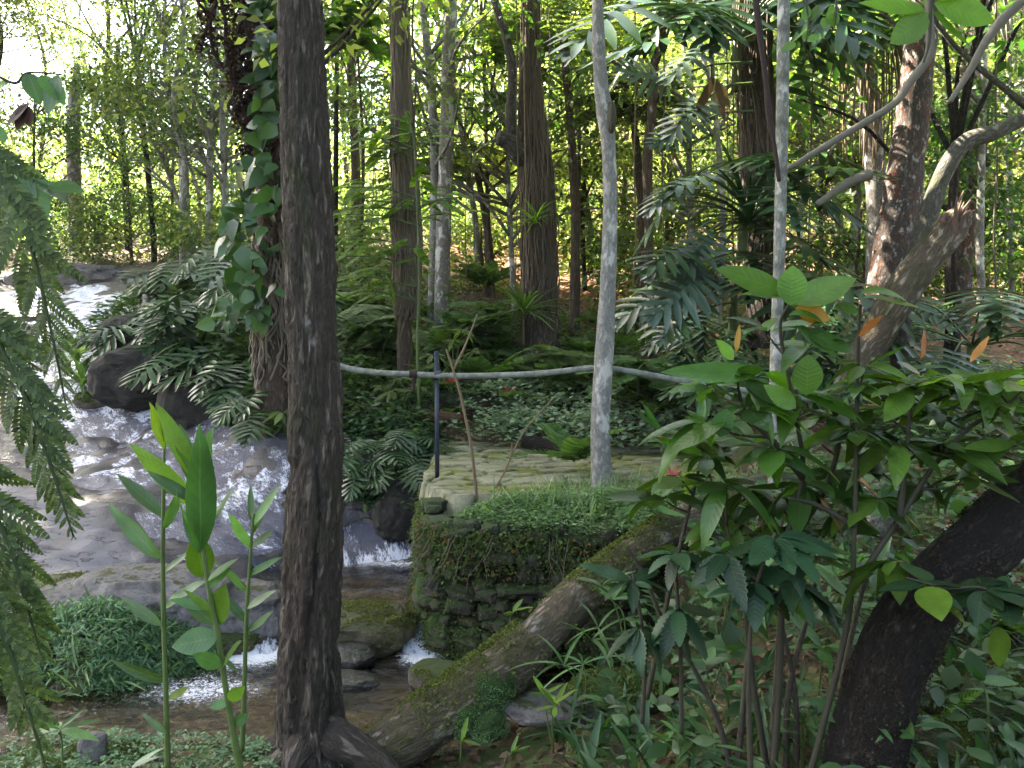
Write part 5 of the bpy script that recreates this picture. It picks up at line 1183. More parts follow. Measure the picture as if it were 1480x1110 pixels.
# ---- leaves hanging in at the top right
t = thing('overhanging_branch', P(1345,-10,1.6), 'bright green leaves hanging into the top right from a dark twig', 'branch')
mb = MB(); stem_px(mb, [(1350,-40),(1345,10),(1343,60),(1335,90)], 1.6, [6,5,3]); mb.build('twig', M['stemd'], t); mb = MB(); stem_px(mb, [(1160,-30),(1168,30),(1165,60)], 2.4, [4,3,2]); mb.build('twig', M['stemd'], t); mb = MB(); stem_px(mb, [(1210,-30),(1208,20),(1205,45)], 2.4, [4,3,2]); mb.build('twig', M['stemd'], t)
mb = MB()
for q in [(1343,20,1288,62,OVW),(1338,15,1235,14,ELL),(1345,15,1395,72,ELL),(1350,5,1432,30,OVW),(1345,0,1300,-30,OV),(1352,0,1400,-20,OV)]: two(mb, q[4], *q[:4], 1.6, tilt=.1, up=(.1,-.9,.35), wid=.8)
for q in [(1163,30,1166,8,OV),(1165,45,1162,60,OV),(1190,25,1192,42,OV),(1205,18,1207,40,OV),(1166,60,1185,50,OV),(1150,62,1130,72,OV),(1205,40,1200,8,OV),(1172,30,1180,8,OV)]: two(mb, q[4], *q[:4], 2.4, tilt=.1, up=(.1,-.9,.35), wid=1.1)
mb.build('leaves', M['young'], t, uv=True)

# ---- rosettes: split leaf philodendrons
SPL = [splitleaf(8, s) for s in range(4)]
def rosette(name, label, base, n, pet, leaf, seed, mats='philo', az=(0, 2*PI), el=(.1, .9), droop=(.1, .8), tpls=None, cat='plant', group=None, pr=.012, stem='stem', trunk=None):
    r = np.random.default_rng(seed); base = np.asarray(base, float); t = thing(name, base, label, cat, group); sb, lb = MB(), MB()
    if trunk: tube(sb, [base-[0, 0, trunk], base], [.05,.045], 8, 8)
    for k in range(n):
        a = r.uniform(*az); e = r.uniform(*el); d = np.array([math.cos(a)*math.cos(e), math.sin(a)*math.cos(e), math.sin(e)])
        ln = pet*r.uniform(.6, 1.15); tip = base+d*ln+[0, 0, -.10*ln]
        tube(sb, [base, base+d*ln*.55+[0, 0, .06*ln], tip], [pr, pr*.8, pr*.6], 5, 10)
        dr = r.uniform(*droop); hd = np.array([math.cos(a), math.sin(a), 0]); ld = hd*math.cos(dr)-np.array([0, 0, math.sin(dr)])
        up = hd*math.sin(dr)+np.array([0, 0, math.cos(dr)])+r.normal(0, .18, 3)+[0, -.25, 0]
        s = leaf*r.uniform(.75, 1.15); place(lb, (tpls or SPL)[k % len(tpls or SPL)], [tip], [ld], [up], s)
    sb.build('stems', M[stem], t); lb.build('leaves', M[mats], t); return t
PH = [ # px, py, d, n, petiole, leaf, seed, label, az, group
 (265,470,12.2,11,.8,.75,1,'split leaved plant on the bank top beside the cascade, leftmost of the bank cluster'),
 (225,498,11.6,9,.6,.65,2,'split leaved plant leaning out over the white water of the cascade'),
 (318,478,11.2,12,.8,.75,3,'split leaved plant in the middle of the bank top left of the vine draped trunk'),
 (300,530,10.4,10,.6,.6,4,'split leaved plant hanging down the dark bank face'),
 (352,560,9.6,10,.6,.6,5,'split leaved plant low on the dark bank near the stream edge'),
 (372,430,10.2,10,.8,.7,6,'split leaved plant high beside the vine draped trunk'),
 (330,400,12.6,9,.7,.7,7,'split leaved plant at the back of the left bank'),
 (395,600,8.6,9,.45,.42,8,'split leaved plant half hidden behind the big dark trunk'),
 (258,420,13.4,9,.7,.7,18,'pale split leaved plant standing behind the bank cluster'),
 (545,655,8.0,9,.35,.34,9,'small split leaved plant on the slope right of the big dark trunk'),
 (592,650,8.1,8,.3,.28,10,'smallest split leaved plant next to the blue post'),
 (575,690,7.6,9,.3,.30,11,'split leaved plant hanging over the falls below the terrace'),
 (530,690,7.7,9,.3,.30,19,'dark split leaved plant above the falls against the big trunk'),
 (1065,60,8.2,26,1.1,.9,12,'great split leaved plant crowning the rooty dark trunk'),
 (1075,300,8.1,9,.8,.8,13,'split leaved plant climbing halfway up the rooty dark trunk'),
 (1060,420,8.3,12,.75,.75,14,'split leaved plant at the foot of the rooty dark trunk'),
 (1010,500,9.0,9,.5,.5,15,'split leaved plant in front of the orange bank'),
 (1100,540,7.6,10,.5,.5,16,'split leaved plant behind the tip of the tallest broad leaved shrub'),
 (1405,500,7.4,14,.9,.7,17,'splayed split leaved plant with long bare leaf stalks at right'),
 (1245,470,9.0,9,.6,.55,20,'split leaved plant between the lichened trunk and the leaning broken one'),
 (1290,560,7.0,9,.5,.45,21,'split leaved plant behind the yellow tipped shrub'),
]
for px, py, d, n, pt, lf, sd, lb in PH:
    rosette('split_leaf_plant', lb, P(px, py, d), n, pt, lf, sd, group='split leaved plants', az=(-PI*1.05, .05*PI) if sd not in (12, 17) else (-PI*1.3, .3*PI), el=(.0, .95), droop=(.0, .75), trunk=.5 if d > 7 else .3)
# the blades that stand out at the left of the rooty trunk
t = thing('split_leaf_plant', P(1070,330,8.0), 'row of silvery blue green split leaves reaching left from the rooty dark trunk', 'plant', 'split leaved plants'); mb, sb = MB(), MB()
for x0, y0, x1, y1 in [(985,262,928,300),(1030,345,978,388),(978,362,930,396),(1010,402,936,452),(1022,400,968,440),(985,466,948,490),(1010,150,958,196),(1018,70,955,110),(990,190,940,205),(960,120,900,96)]:
    two(mb, SPL[0], x0, y0, x1, y1, 7.8, tilt=.35, up=(-.2, -.8, .75), wid=1.05); stem_px(sb, [(1088, y0-30), ((x0+1088)/2, y0-25), (x0, y0)], 7.9, [4, 3, 3])
sb.build('stems', M['stem'], t); mb.build('leaves', M['philosilver'], t)
# hanging dead leaf by the trunk
mb = MB()
for q in [(1032,112,1006,170),(1036,114,1046,172),(1038,118,1058,160)]: two(mb, LANCE2, *q, 7.7, tilt=.0, up=(0,-1,.2))
tag(mb.build('dead_leaf', M['dryb'], loc=P(1030,120,7.7)), 'large brown dead leaf hanging left of the rooty dark trunk', 'leaf')

# ---- ferns
FR = [frondleaf(16, .30, .034, c, .8, 70, .2, 2) for c in (.35, .55, .8)]
FE = [(650,500,11.5,.75,'fern on the terrace bank left of the red flowers'),(705,545,10.5,.65,'fern behind the pipe rail above the pale ground cover'),(755,590,9.8,.6,'feathery fern growing out of the pale ground cover'),(815,560,10.,.75,'feathery fern close left of the white trunk'),(830,660,6.9,.55,'upright fern frond clump against the foot of the white trunk'),
 (930,545,9.5,.6,'fern right of the white trunk under the pipe rail'),(960,590,8.6,.55,'low fern in front of the orange bank'),(545,520,11.,.6,'fern on the stepped bank left of the root wrapped trunk'),(520,455,13.,.7,'fern beside the blue board'),(625,455,13.4,.7,'fern at the foot of the white slender pair'),(690,480,12.6,.7,'fern below the sunlit litter patch'),(880,470,13,.7,'fern on the lip of the orange terrace'),
 (850,510,11.3,.6,'fern in the shade behind the white trunk'),(700,410,15,.9,'pale fern in the sun between slender trunks'),(905,500,12,.6,'fern beside the spiky tufted slender trunk'),(1350,1030,2.9,.22,'lime green fern at the foot of the dark leaning trunk'),(1450,900,3.6,.3,'pale fern at the bottom right edge'),(610,570,9.8,.5,'fern beside the timber edging'),(655,600,9.6,.4,'small fern beside the blue post'),(480,600,9.6,.5,'fern peeping right of the big dark trunk'),(720,505,11.8,.5,'small fern over the dark ledge'),(1180,520,9.,.6,'fern behind the thin grey pole trunk'),(1330,470,9.5,.6,'fern under the leaning broken trunk')]
for i, (px, py, d, s, lb) in enumerate(FE):
    p = P(px, py, d); r = np.random.default_rng(900+i); t = thing('fern', p, lb, 'fern', 'ferns'); mb = MB(); n = 11
    a = np.arange(n)*2*PI/n+r.normal(0, .2, n); e = r.uniform(.55, 1.1, n)
    for k in range(n):
        dd = np.array([math.cos(a[k])*math.cos(e[k]), math.sin(a[k])*math.cos(e[k]), math.sin(e[k])]); up = np.array([-math.cos(a[k])*math.sin(e[k]), -math.sin(a[k])*math.sin(e[k]), math.cos(e[k])])
        place(mb, FR[k % 3], [p-[0, 0, .05]], [dd], [up], s*r.uniform(.7, 1.15))
    mb.build('fronds', M['fern' if i not in (15,) else 'lime'], t)
# ---- tree ferns with pale fronds in the sun
for i, (px, py, d, s, lb) in enumerate([(815,60,12.5,2.0,'big feathery tree fern spreading left of the white trunk top'),(690,250,15,2.,'pale sunlit tree fern between the slender trunks'),(915,160,13,1.3,'feathery tree fern right of the white trunk'),(840,250,17,2.2,'sunlit tree fern far behind the white trunk')]):
    p = P(px, py, d); b = np.array([p[0]+.2, p[1]+.3, float(tz(p[0]+.2, p[1]+.3))-.2]); r = np.random.default_rng(950+i); t = thing('tree_fern', b, lb, 'tree fern')
    mb = MB(); tube(mb, [b, (b+p)/2+[.1, 0, 0], p], [.09,.075,.06], 8, 20, lump=.2); mb.build('trunk', M['b_brown'], t, rest=True); mb = MB(); n = 13
    for k in range(n):
        a = k*2*PI/n+r.normal(0, .15); e = r.uniform(.15, .6); dd = np.array([math.cos(a)*math.cos(e), math.sin(a)*math.cos(e), math.sin(e)])
        fr = frondleaf(26, .26, .0, .45, .75, 78, .2, 1); 
        c = catmull([p, p+dd*s*.5, p+dd*s+[0, 0, -.35*s]], 26); tt = nrm(np.gradient(c, axis=0)); tube(mb, c[::5], [.014,.004], 4, 14)
        for sd in (-1, 1):
            f = np.linspace(0, 1, 26); side = nrm(np.cross(tt, [0, 0, 1.]))*sd
            place(mb, frondleaf(9, .16, .05, .2, .8, 75, .1, 1), c[2:], (side+tt*.35+[0, 0, -.15])[2:], (0, 0, 1), (.30*s*np.sin(PI*np.clip(.15+.83*f, 0, 1)))[2:]+.02)
    mb.build('fronds', M['fernsoft' if i in (2,) else 'bg'], t)
# ---- bromeliads and tufts
def tuft(name, label, p, n, ln, m, seed, W=STRAP, el=(.1, 1.3), cat='plant', group=None, part='leaves'):
    r = np.random.default_rng(seed); a = r.uniform(0, 2*PI, n); e = r.uniform(*el, n); mb = MB()
    place(mb, W, np.asarray(p)+r.normal(0, .02, (n, 3)), np.stack([np.cos(a)*np.cos(e), np.sin(a)*np.cos(e), np.sin(e)], -1), np.stack([-np.cos(a)*np.sin(e), -np.sin(a)*np.sin(e), np.cos(e)], -1), ln*r.uniform(.6, 1.1, n))
    o = mb.build(name, m, loc=p); return tag(o, label, cat, group)
tuft('bromeliad', 'strap leaved bromeliad perched low on the massive rooty tree', P(757,455,10.9), 70, .65, M['fern'], 1); tuft('bromeliad', 'bright yellow green bromeliad halfway up the massive rooty tree', P(775,320,10.9), 40, .4, M['lime'], 2)
tuft('bromeliad', 'spiky bromeliad clasping the slender tufted trunk', P(935,500,10.7), 70, .5, M['fern'], 3); tuft('bromeliad', 'dead hanging skirt of straps under the spiky bromeliad', P(937,515,10.75), 50, .6, M['dry'], 4, el=(-1.5, -.7))
tuft('bromeliad', 'strap leaved tuft on the dark bank above the stream', P(292,500,10.6), 40, .75, M['fern'], 5); tuft('bromeliad', 'grassy tuft overhanging the cascade', P(110,520,12.), 60, .7, M['fern'], 6); tuft('bromeliad', 'grassy tuft on the near side of the upper cascade', P(120,555,11.), 60, .6, M['fern'], 7)
tuft('bromeliad', 'spreading spiky palm like plant in front of the rooty dark trunk', P(1085,322,7.9), 60, .9, M['philo'], 8)
RB = ovate(4, .07, .8, .3, .3)
for i, (px, py, d, lb) in enumerate([(650,553,9.6,'red centred bromeliad left of the pipe rail post top'),(735,572,9.4,'dull red bromeliad in the litter above the ground cover'),(958,640,6.2,'dark red flower cluster right of the white trunk'),(1020,628,6.0,'bright pink red flower beside the drooping leaf'),(972,690,5.8,'small pink flower low on the terrace')]):
    t = thing('red_flower', P(px, py, d), lb, 'flower', 'red flowered plants'); r = np.random.default_rng(i); n = 12; a = r.uniform(0, 6.3, n); e = r.uniform(.3, 1.4, n); mb = MB(); s = .13 if d > 7 else .09
    D = np.stack([np.cos(a)*np.cos(e), np.sin(a)*np.cos(e), np.sin(e)], -1); place(mb, RB, P(px, py, d), D, (0, -.5, 1), s*r.uniform(.6, 1.1, n)); mb.build('petals', M['red'], t)
    mb = MB(); g = P(px, py, d); tube(mb, [g-[0, 0, .3], g], [.006,.004], 5, 6); place(mb, RB, g-[0, 0, .04], rdir(9, -.2, .5, r), (0, 0, 1), s*1.7); mb.build('leaves', M['fern'], t)
# ---- small tree with bright feathery compound leaves by the root wrapped trunk
t = thing('feathery_sapling', P(600,470,9.0), 'sapling with tiers of bright feathery compound leaves in front of the root wrapped trunk', 'sapling'); mb, lb = MB(), MB(); r = np.random.default_rng(12)
stem_px(mb, [(606,600),(603,500),(606,400),(603,300),(598,200),(585,160)], 9., [5,4,4,3,3,2]); CF = frondleaf(11, .24, .11, .25, .6, 72, .1, 1)
for y, xs in [(180,(520,640)),(200,(525,625)),(215,(540,605)),(270,(500,650)),(290,(520,650)),(310,(500,640)),(345,(500,610)),(370,(495,600)),(400,(490,590)),(285,(560,680)),(420,(495,570))]:
    for k in range(13):
        x = r.uniform(*xs); yy = y+r.normal(0, 9); p = P(x, yy, r.uniform(8.6, 9.6)); a = 0 if x > 600 else PI
        place(lb, CF, [p], [[math.cos(a)+r.normal(0, .6), r.normal(-.2, .5), r.normal(-.15, .2)]], [[0, -.35, 1]], r.uniform(.22, .38))
    for x in xs: stem_px(mb, [(601, y+15), ((601+x)/2, y+2), (x, y)], 9.05, [2.5, 2, 1.5])
mb.build('stem', M['stem'], t); lb.build('leaves', M['lime'], t)
for i, (xs, ys, d, lb_, mm) in enumerate([((495,585),(440,560),10.6,'bluish feathery shrub beside the blue board','fern'),((640,720),(430,530),11.5,'feathery shrub over the dark ledge behind the rail','fern'),((770,850),(500,600),10.2,'soft feathery shrub left of the white trunk','fern'),((885,960),(520,560),8.5,'light feathery sprays touching the pipe rail','fern'),((640,800),(20,200),14,'yellow green feathery crown hanging among the pale trunks','lime'),((430,560),(-20,60),12,'bright palmate spray above the umbrella ribbed stem','lime')]):
    t = thing('feathery_shrub', P(sum(xs)/2, ys[1], d), lb_, 'shrub'); mb, lb = MB(), MB(); r = np.random.default_rng(40+i); b = P(sum(xs)/2, ys[1]+10, d)
    for k in range(30):
        p = P(r.uniform(*xs), r.uniform(*ys), d+r.uniform(-.5, .5)); 
        if k % 3 == 0: tube(mb, [b, (b+p)/2+r.normal(0, .08, 3), p], [.012,.006], 4, 8)
        nn = 4; place(lb, CF, np.repeat(p[None], nn, 0), rdir(nn, -.3, .25, r), (0, -.35, 1), r.uniform(.28, .5, nn)*d/10)
    mb.build('stem', M['stem'], t); lb.build('leaves', M[mm], t)
# ---- palmate seedling group right of the big trunk
for i, (px, py, d, n, s, lb) in enumerate([(600,555,9.2,7,.28,'shrub with narrow whorled leaves in front of the root wrapped trunk'),(560,580,9.0,6,.28,'shrub with narrow whorled leaves nearest the big dark trunk'),(618,525,9.8,5,.26,'shrub with narrow whorled leaves under the strap on the rail'),(655,490,10.2,5,.3,'bluish whorled shrub just above the pipe rail'),(420,600,8.4,6,.3,'whorled shrub between the vine draped trunk and the big dark one')]):
    t = thing('whorled_shrub', P(px, py+60, d), lb, 'shrub', 'whorled leaf shrubs'); mb, lb = MB(), MB(); r = np.random.default_rng(60+i)
    for k in range(n):
        p = P(px+r.normal(0, 22), py+r.normal(0, 22), d+r.normal(0, .15)); tube(mb, [P(px, py+60, d), (P(px, py+40, d)+p)/2, p], [.012,.007], 5, 9); whorl(lb, p, 8, s, LANCE, r, -.25)
    mb.build('stem', M['stem'], t); lb.build('leaves', M['bg2'], t)

# ================================================================ GROUND PLANTS (uncountable)
def cover(name, label, cat, poly, n, tpl, size, m, seed, lift=(0, .1), bump=0., elev=(-.1, .7), zf=None, dens=None, parts=None):
    r = np.random.default_rng(seed); poly = np.asarray(poly, float); P0, P1 = poly.min(0), poly.max(0)
    q = r.uniform(P0, P1, (n*3, 2)); q = q[sdist(poly, q[:, 0], q[:, 1]) < 0]
    q = q[r.random(len(q)) < sst(.25, .55, fbm(xy0(q[:, 0], q[:, 1], 2.2), 3, seed))*.85+.15][:n]
    z = tz(q[:, 0], q[:, 1]) if zf is None else zf(q[:, 0], q[:, 1])
    dd = -sdist(poly, q[:, 0], q[:, 1]); b = bump*np.sqrt(np.clip(dd/.35, 0, 1))
    hb = b*(.55+.9*fbm(xy0(q[:, 0], q[:, 1], 4.), 3, seed+1)); L = hb*r.uniform(.55, 1., len(q))+r.uniform(*lift, len(q))
    a = r.uniform(0, 6.283, len(q)); e = r.uniform(*elev, len(q)); mb = MB()
    D = np.stack([np.cos(a)*np.cos(e), np.sin(a)*np.cos(e), np.sin(e)], -1)
    place(mb, tpl, np.column_stack([q, z+L]), D, np.array([0, -.2, 1])+r.normal(0, .3, D.shape), r.uniform(.6, 1.25, len(q))*size)
    return tag(mb.build(name, m), label, cat, kind='stuff')
gp = lambda l: np.array([(P(a, b, d)[0], d) for a, b, d in l])
cover('ground_cover', 'pale leaved ground cover creeping over the back of the terrace', 'ground cover', [(-.82,9.1),(-.78,8.75),(.1,8.3),(1.0,7.9),(2.6,7.6),(3.2,8.6),(2.5,10.4),(.5,10.4),(-.6,9.9)], 11000, ovate(3, .30, .85, .2, .25), .075, M['cover'], 1, (.02,.09), .30, zf=lambda x, y: np.maximum(tz(x, y), PZ+.02))
cover('terrace_weeds', 'small leaved green weeds along the front of the terrace', 'weeds', [(-.42,5.62),(.1,5.32),(.9,5.2),(2.,5.3),(2.6,6.4),(1.6,6.5),(.6,6.15),(-.15,6.0)], 34000, [ovate(3, .26, .85, .2, .2), ovate(4, .09, .85, .3, .4), ovate(3, .18, .85, .2, .1)], .032, M['grass'], 2, (.0,.06), .17, zf=lambda x, y: np.maximum(tz(x, y), .90))
cover('terrace_grass', 'thin grass blades standing among the terrace weeds', 'grass', [(-.3,5.7),(.4,5.4),(2.,5.4),(2.6,6.6),(1.5,6.8),(.4,6.4)], 900, ovate(5, .022, .7, .3, .35), .26, M['grass'], 3, (0,.02), 0., (.7,1.5), zf=lambda x, y: np.maximum(tz(x, y), .92))
cover('leafy_cushion', 'cushion of fine green leaves on the left bank of the stream', 'ground cover', [(-3.9,5.1),(-3.2,4.75),(-2.7,4.78),(-2.3,4.98),(-1.95,5.3),(-2.15,5.55),(-2.6,5.62),(-3.5,5.6)], 24000, ovate(4, .085, .8, .2, .3), .062, M['cushion'], 4, (0,.12), .15, (-.4,1.2))
cover('cushion_grass', 'longer grass blades sprouting from the leafy cushion', 'grass', [(-3.7,5.1),(-2.7,4.75),(-2.0,5.3),(-2.4,5.7),(-3.5,5.7)], 420, ovate(5, .03, .75, .3, .5, .7), .22, M['grass'], 34, (0,.12), .05, (.2,1.4))
cover('bank_moss', 'moss and tiny leaves on the near left bank', 'moss', [(-3.6,4.3),(-3.6,3.4),(-.9,3.5),(-.6,4.15),(-1.4,4.3)], 7000, [quadleaf(.3), ovate(4, .2, .85, .2, .3), ovate(4, .07, .8, .3, .5)], .030, M['cushion'], 5, (0,.05), .03, zf=lambda x, y: tz(x, y)+.02)
cover('forest_floor_weeds', 'low seedlings and weeds on the shaded bank at right', 'weeds', [(.55,4.9),(.25,3.95),(.5,3.0),(1.1,2.0),(4,2.4),(6.,5.),(6.5,9.),(3.4,8.5),(2.5,5.8)], 9500, [ovate(4, .25, .85, .2, .25), ovate(5, .10, .85, .3, .4), ovate(4, .3, .9, .1, .1), ovate(5, .06, .85, .3, .5)], .095, M['ginger2'], 6, (0,.20), .16)
cover('left_bank_weeds', 'low plants covering the bank top left of the vine draped trunk', 'weeds', [(-7.6,13.5),(-5.5,11.),(-3.4,9.4),(-2.6,8.4),(-2.,8.3),(-1.2,9.5),(-2,13),(-5,15.)], 9000, ovate(4, .2, .85, .2, .3), .15, M['bg3'], 7, (.0,.3), .25)
cover('slope_weeds', 'shaded small plants on the stepped bank behind the terrace', 'weeds', [(-2.4,8.6),(-1.,8.),(-.85,9.4),(1.5,10.6),(3.5,10.),(4.5,12.5),(1,13.6),(-3,14.)], 15000, [ovate(4, .2, .85, .2, .3), ovate(4, .12, .85, .3, .4), ovate(4, .28, .9, .1, .1)], .095, M['midg'], 8, (.0,.26), .14)
cover('falls_plants', 'dark small leaved plants clothing the slope above the falls', 'plants', [(-2.2,8.5),(-1.7,7.6),(-.82,7.15),(-.74,6.4),(-.6,6.5),(-.72,8.9),(-1.2,9.0)], 5200, ovate(4, .24, .85, .2, .3), .07, M['philo'], 9, (.0,.1), .14, zf=lambda x, y: np.maximum(tz(x, y), .62))
# brown litter
def litter():
    r = np.random.default_rng(3); n = 17000; d = np.exp(r.uniform(math.log(2.2), math.log(18), n)); u = r.uniform(-.8, .8, n); x = u*d
    ok = (sdist(PATIO, x, d) > .1) & (sdist(LOW, x, d) > .05) & (sdist(UPP, x, d) > .05) & (near_line(SC, x, d, SW) > 1.2) & (sdist(SLAB, x, d) > 0); x, d = x[ok], d[ok]
    mb = MB(); place(mb, ovate(3, .25, .85, .35, .2), np.column_stack([x, d, tz(x, d)+.015]), rdir(len(x), -.25, .25, r), np.array([0, 0, 1])+r.normal(0, .45, (len(x), 3)), r.uniform(.03, .09, len(x)))
    tag(mb.build('leaf_litter', M['litter']), 'fallen brown leaves strewn over the forest floor', 'leaf litter', kind='stuff')
litter()
# ---- individual low plants near the log and in front
LOWP = [(845,1000,3.9,14,.19,STRAP,'ginger','clump of arching strap leaves below the log at centre bottom'),(800,1060,3.7,10,.14,LANCE,'lime','bright lance leaved seedlings at the bottom right of the mossy cushion'),(885,940,4.2,12,.18,STRAP,'ginger','arching strap leaves close above the green mossy mound'),(735,890,4.45,5,.14,LANCE,'young','pair of bright upright leaves growing on the fallen log'),(905,910,4.1,14,.2,LANCE2,'ginger','lance leaved sprout behind the serrated plant'),(725,1090,3.7,5,.12,LANCE,'young','small bright sprout at the very bottom beside the log'),(665,1075,3.75,3,.12,LANCE,'young','single bright leaf standing against the log foot'),
 (1220,960,3.3,12,.26,LANCE,'ginger','pale ginger leaves left of the dark leaning trunk'),(1180,1010,3.2,12,.24,LANCE,'ginger','pale lance leaves among the brown stems'),(1270,930,3.2,12,.22,LANCE,'ginger','pale ginger leaves touching the leaning trunk'),(1030,980,3.5,14,.16,OV,'ginger2','low broad leaved seedling right of the serrated plant'),(1040,900,3.7,14,.16,OV,'ginger2','pale broad leaves behind the serrated plant'),(1160,1090,2.9,12,.15,LANCE2,'fern','fine weeds at the bottom among the brown stems'),(1000,1090,3.2,16,.14,LANCE2,'fern','fine weeds at the bottom beside the flat brown stone'),(930,720,5.6,10,.42,LANCE,'ginger','tall pale ginger leaves at the right edge of the flagstones'),(960,770,5.0,12,.28,LANCE,'ginger','pale leaves over the pale fallen branch'),(1430,1050,2.6,8,.12,OV,'ginger2','seedling on the stony bottom right corner'),(1340,900,3.4,12,.16,OV,'ginger2','seedlings behind the dark leaning trunk'),(1200,780,4.4,16,.2,OV,'ginger2','bushy seedling under the broad leaved shrubs'),(1330,760,4.6,16,.2,OV,'ginger2','bushy seedling beyond the dark leaning trunk'),(1420,780,4.,14,.18,OV,'ginger2','bushy seedling above the dark leaning trunk'),(1060,860,4.2,16,.2,OV,'ginger2','bushy seedling at the end of the fallen log'),(90,1100,3.4,8,.2,LANCE,'ginger','low leaves on the near bank at the bottom left'),(205,1105,3.6,4,.16,LANCE2,'cover','single pale blade on the near bank between the stalks')]
for i, (px, py, d, n, s, tp, mm, lb) in enumerate(LOWP):
    r = np.random.default_rng(700+i); p = P(px, py, d); t = thing('low_plant', p, lb, 'plant'); sb, mb = MB(), MB()
    for k in range(max(1, n//5)):
        h = s*r.uniform(.4, 1.3) if n > 5 else .02; q = p+[r.normal(0, s*.4), r.normal(0, s*.4), h]; tube(sb, [p-[0, 0, .1], (p+q)/2+r.normal(0, .01, 3), q], [.005,.003], 5, 8)
        m_ = max(3, min(n, 6)); a = r.uniform(0, 6.3, m_); e = r.uniform(.15, 1.2, m_) if n <= 5 else r.uniform(-.2, 1., m_)
        place(mb, tp, q, np.stack([np.cos(a)*np.cos(e), np.sin(a)*np.cos(e), np.sin(e)], -1), np.stack([-np.cos(a)*np.sin(e), -np.sin(a)*np.sin(e)-.3, np.cos(e)+.2], -1), s*r.uniform(.6, 1.1, m_)*(1.6 if tp is STRAP else 1))
    sb.build('stem', M['stem'], t); mb.build('leaves', M[mm], t, uv=True)

# ================================================================ BUILT THINGS
t = thing('pipe_rail', P(632,690,6.78), 'pale sagging pipe handrail on a blue black metal post at the edge of the terrace', 'handrail')
mb = MB(); tube(mb, PP([(455,512,6.9),(495,530,6.85),(540,538,6.8),(597,541,6.75),(640,543,6.72),(700,543,6.66),(780,540,6.58),(860,532,6.5),(905,536,6.5),(945,543,6.52),(990,551,6.55),(1060,562,6.6),(1140,573,6.7),(1250,590,6.9),(1300,598,7.)]), .026, 14, 160, lump=.04, lsc=8); mb.build('pipe', M['pipe'], t)
mb = MB(); a, b = P(633,692,6.78), P(630,508,6.78); h = .018
def box(mb, c, s, rz=0.):
    v = np.array([[x, y, z] for x in (-1, 1) for y in (-1, 1) for z in (-1, 1)], float)*np.asarray(s)/2
    c_, s_ = math.cos(rz), math.sin(rz); v = np.stack([v[:, 0]*c_-v[:, 1]*s_, v[:, 0]*s_+v[:, 1]*c_, v[:, 2]], -1)+np.asarray(c)
    mb.add(v, np.array([[0,1,3,2],[4,6,7,5],[0,4,5,1],[2,3,7,6],[0,2,6,4],[1,5,7,3]]))
mm_ = (a+b)/2; box(mb, mm_-[0, 0, .05], (.036,.036,(b-a)[2]+.1)); mb.build('post', M['bluepost'], t, smooth=False)
mb = MB(); tube(mb, PP([(592,541),(603,541)], 6.75), .034, 12, 6); tube(mb, PP([(597,545),(598,566)], 6.73), [.014,.012], 6, 6); mb.build('strap', M['vine'], t); mb = MB(); tube(mb, PP([(862,531),(876,534)], 6.47), .036, 12, 6); mb.build('strap', M['vine'], t); mb = MB(); tube(mb, PP([(628,541),(637,541)], 6.735), .033, 12, 6); mb.build('clamp', M['bluepost'], t)
mb = MB(); stem_px(mb, [(690,735,6.05),(686,690,6.05),(680,640,6.05),(672,600,6.05),(664,565,6.05),(655,535,6.05),(645,505,6.05)], 6.05, [5,5,4.5,4,3]); stem_px(mb, [(655,535,6.05),(672,500,6.1),(690,455,6.1)], 6.05, [4,3,2]); tag(mb.build('dead_stake', M['twig'], loc=P(690,735,6.05)), 'thin brown dead stake leaning up from the front of the flagstones', 'stake')
mb = MB(); stem_px(mb, [(706,720,6.3),(725,690,6.3),(738,660,6.3),(740,640,6.3)], 6.3, [3,3,2]); stem_px(mb, [(738,660,6.3),(760,620,6.3),(800,575,6.3)], 6.3, [2.5,2]); tag(mb.build('twig', M['twig'], loc=P(706,720,6.3)), 'thin forked dead twig right of the brown stake', 'twig')
def logpx(label, pts, w, m, name='log', **k):
    mb = MB(); p = PP(pts); tube(mb, p, [q*.5*a[1]/F for q, a in zip(np.interp(np.linspace(0, 1, len(p)), np.linspace(0, 1, len(w)), w), p)], 14, 40, lump=.15, lsc=5, **k); return tag(mb.build(name, m, loc=p.mean(0), rest=True), label, 'log')
logpx('black rotting log at the front of the pale ground cover', [(756,638,8.2),(790,645,8.1),(825,660,7.9)], [20,20,16], M['b_dark'])
logpx('thin brown log lying straight across the pale ground cover', [(735,618,8.9),(790,622,8.8),(845,626,8.7)], [8,9,8], M['b_brown'])
logpx('slim dark log rising to the right behind the white trunk', [(885,632,8.2),(925,612,8.5),(965,596,8.8)], [10,9,7], M['b_dark'])
logpx('pale weathered fallen branch behind the broad leaved shrubs', [(1005,830,4.9),(1060,800,5.1),(1150,760,5.3),(1235,725,5.5),(1300,700,5.6)], [16,22,26,28,24], M['b_grey'])
logpx('thick pale weathered trunk piece lying under the yellow tipped shrub', [(1185,860,4.4),(1225,810,4.6),(1270,755,4.9),(1310,725,5.1)], [34,40,40,30], M['b_grey'])
logpx('mossy timber edging the upper ledge behind the rail', [(600,500,11.8),(680,494,11.9),(760,498,12.)], [18,20,18], M['b_log'])
logpx('reddish timber edging beyond the blue post', [(590,598,9.3),(640,602,9.2),(668,604,9.2)], [16,16,12], M['redlog'])
logpx('pale fallen pole behind the whorled shrubs', [(505,573,9.8),(545,580,9.7),(578,582,9.7)], [7,8,7], M['b_grey'])
logpx('fallen dark branch reaching over the white water from the bank', [(140,516,11.6),(175,500,11.4),(200,510,11.2),(210,545,11.)], [8,9,9,7], M['b_brown'])
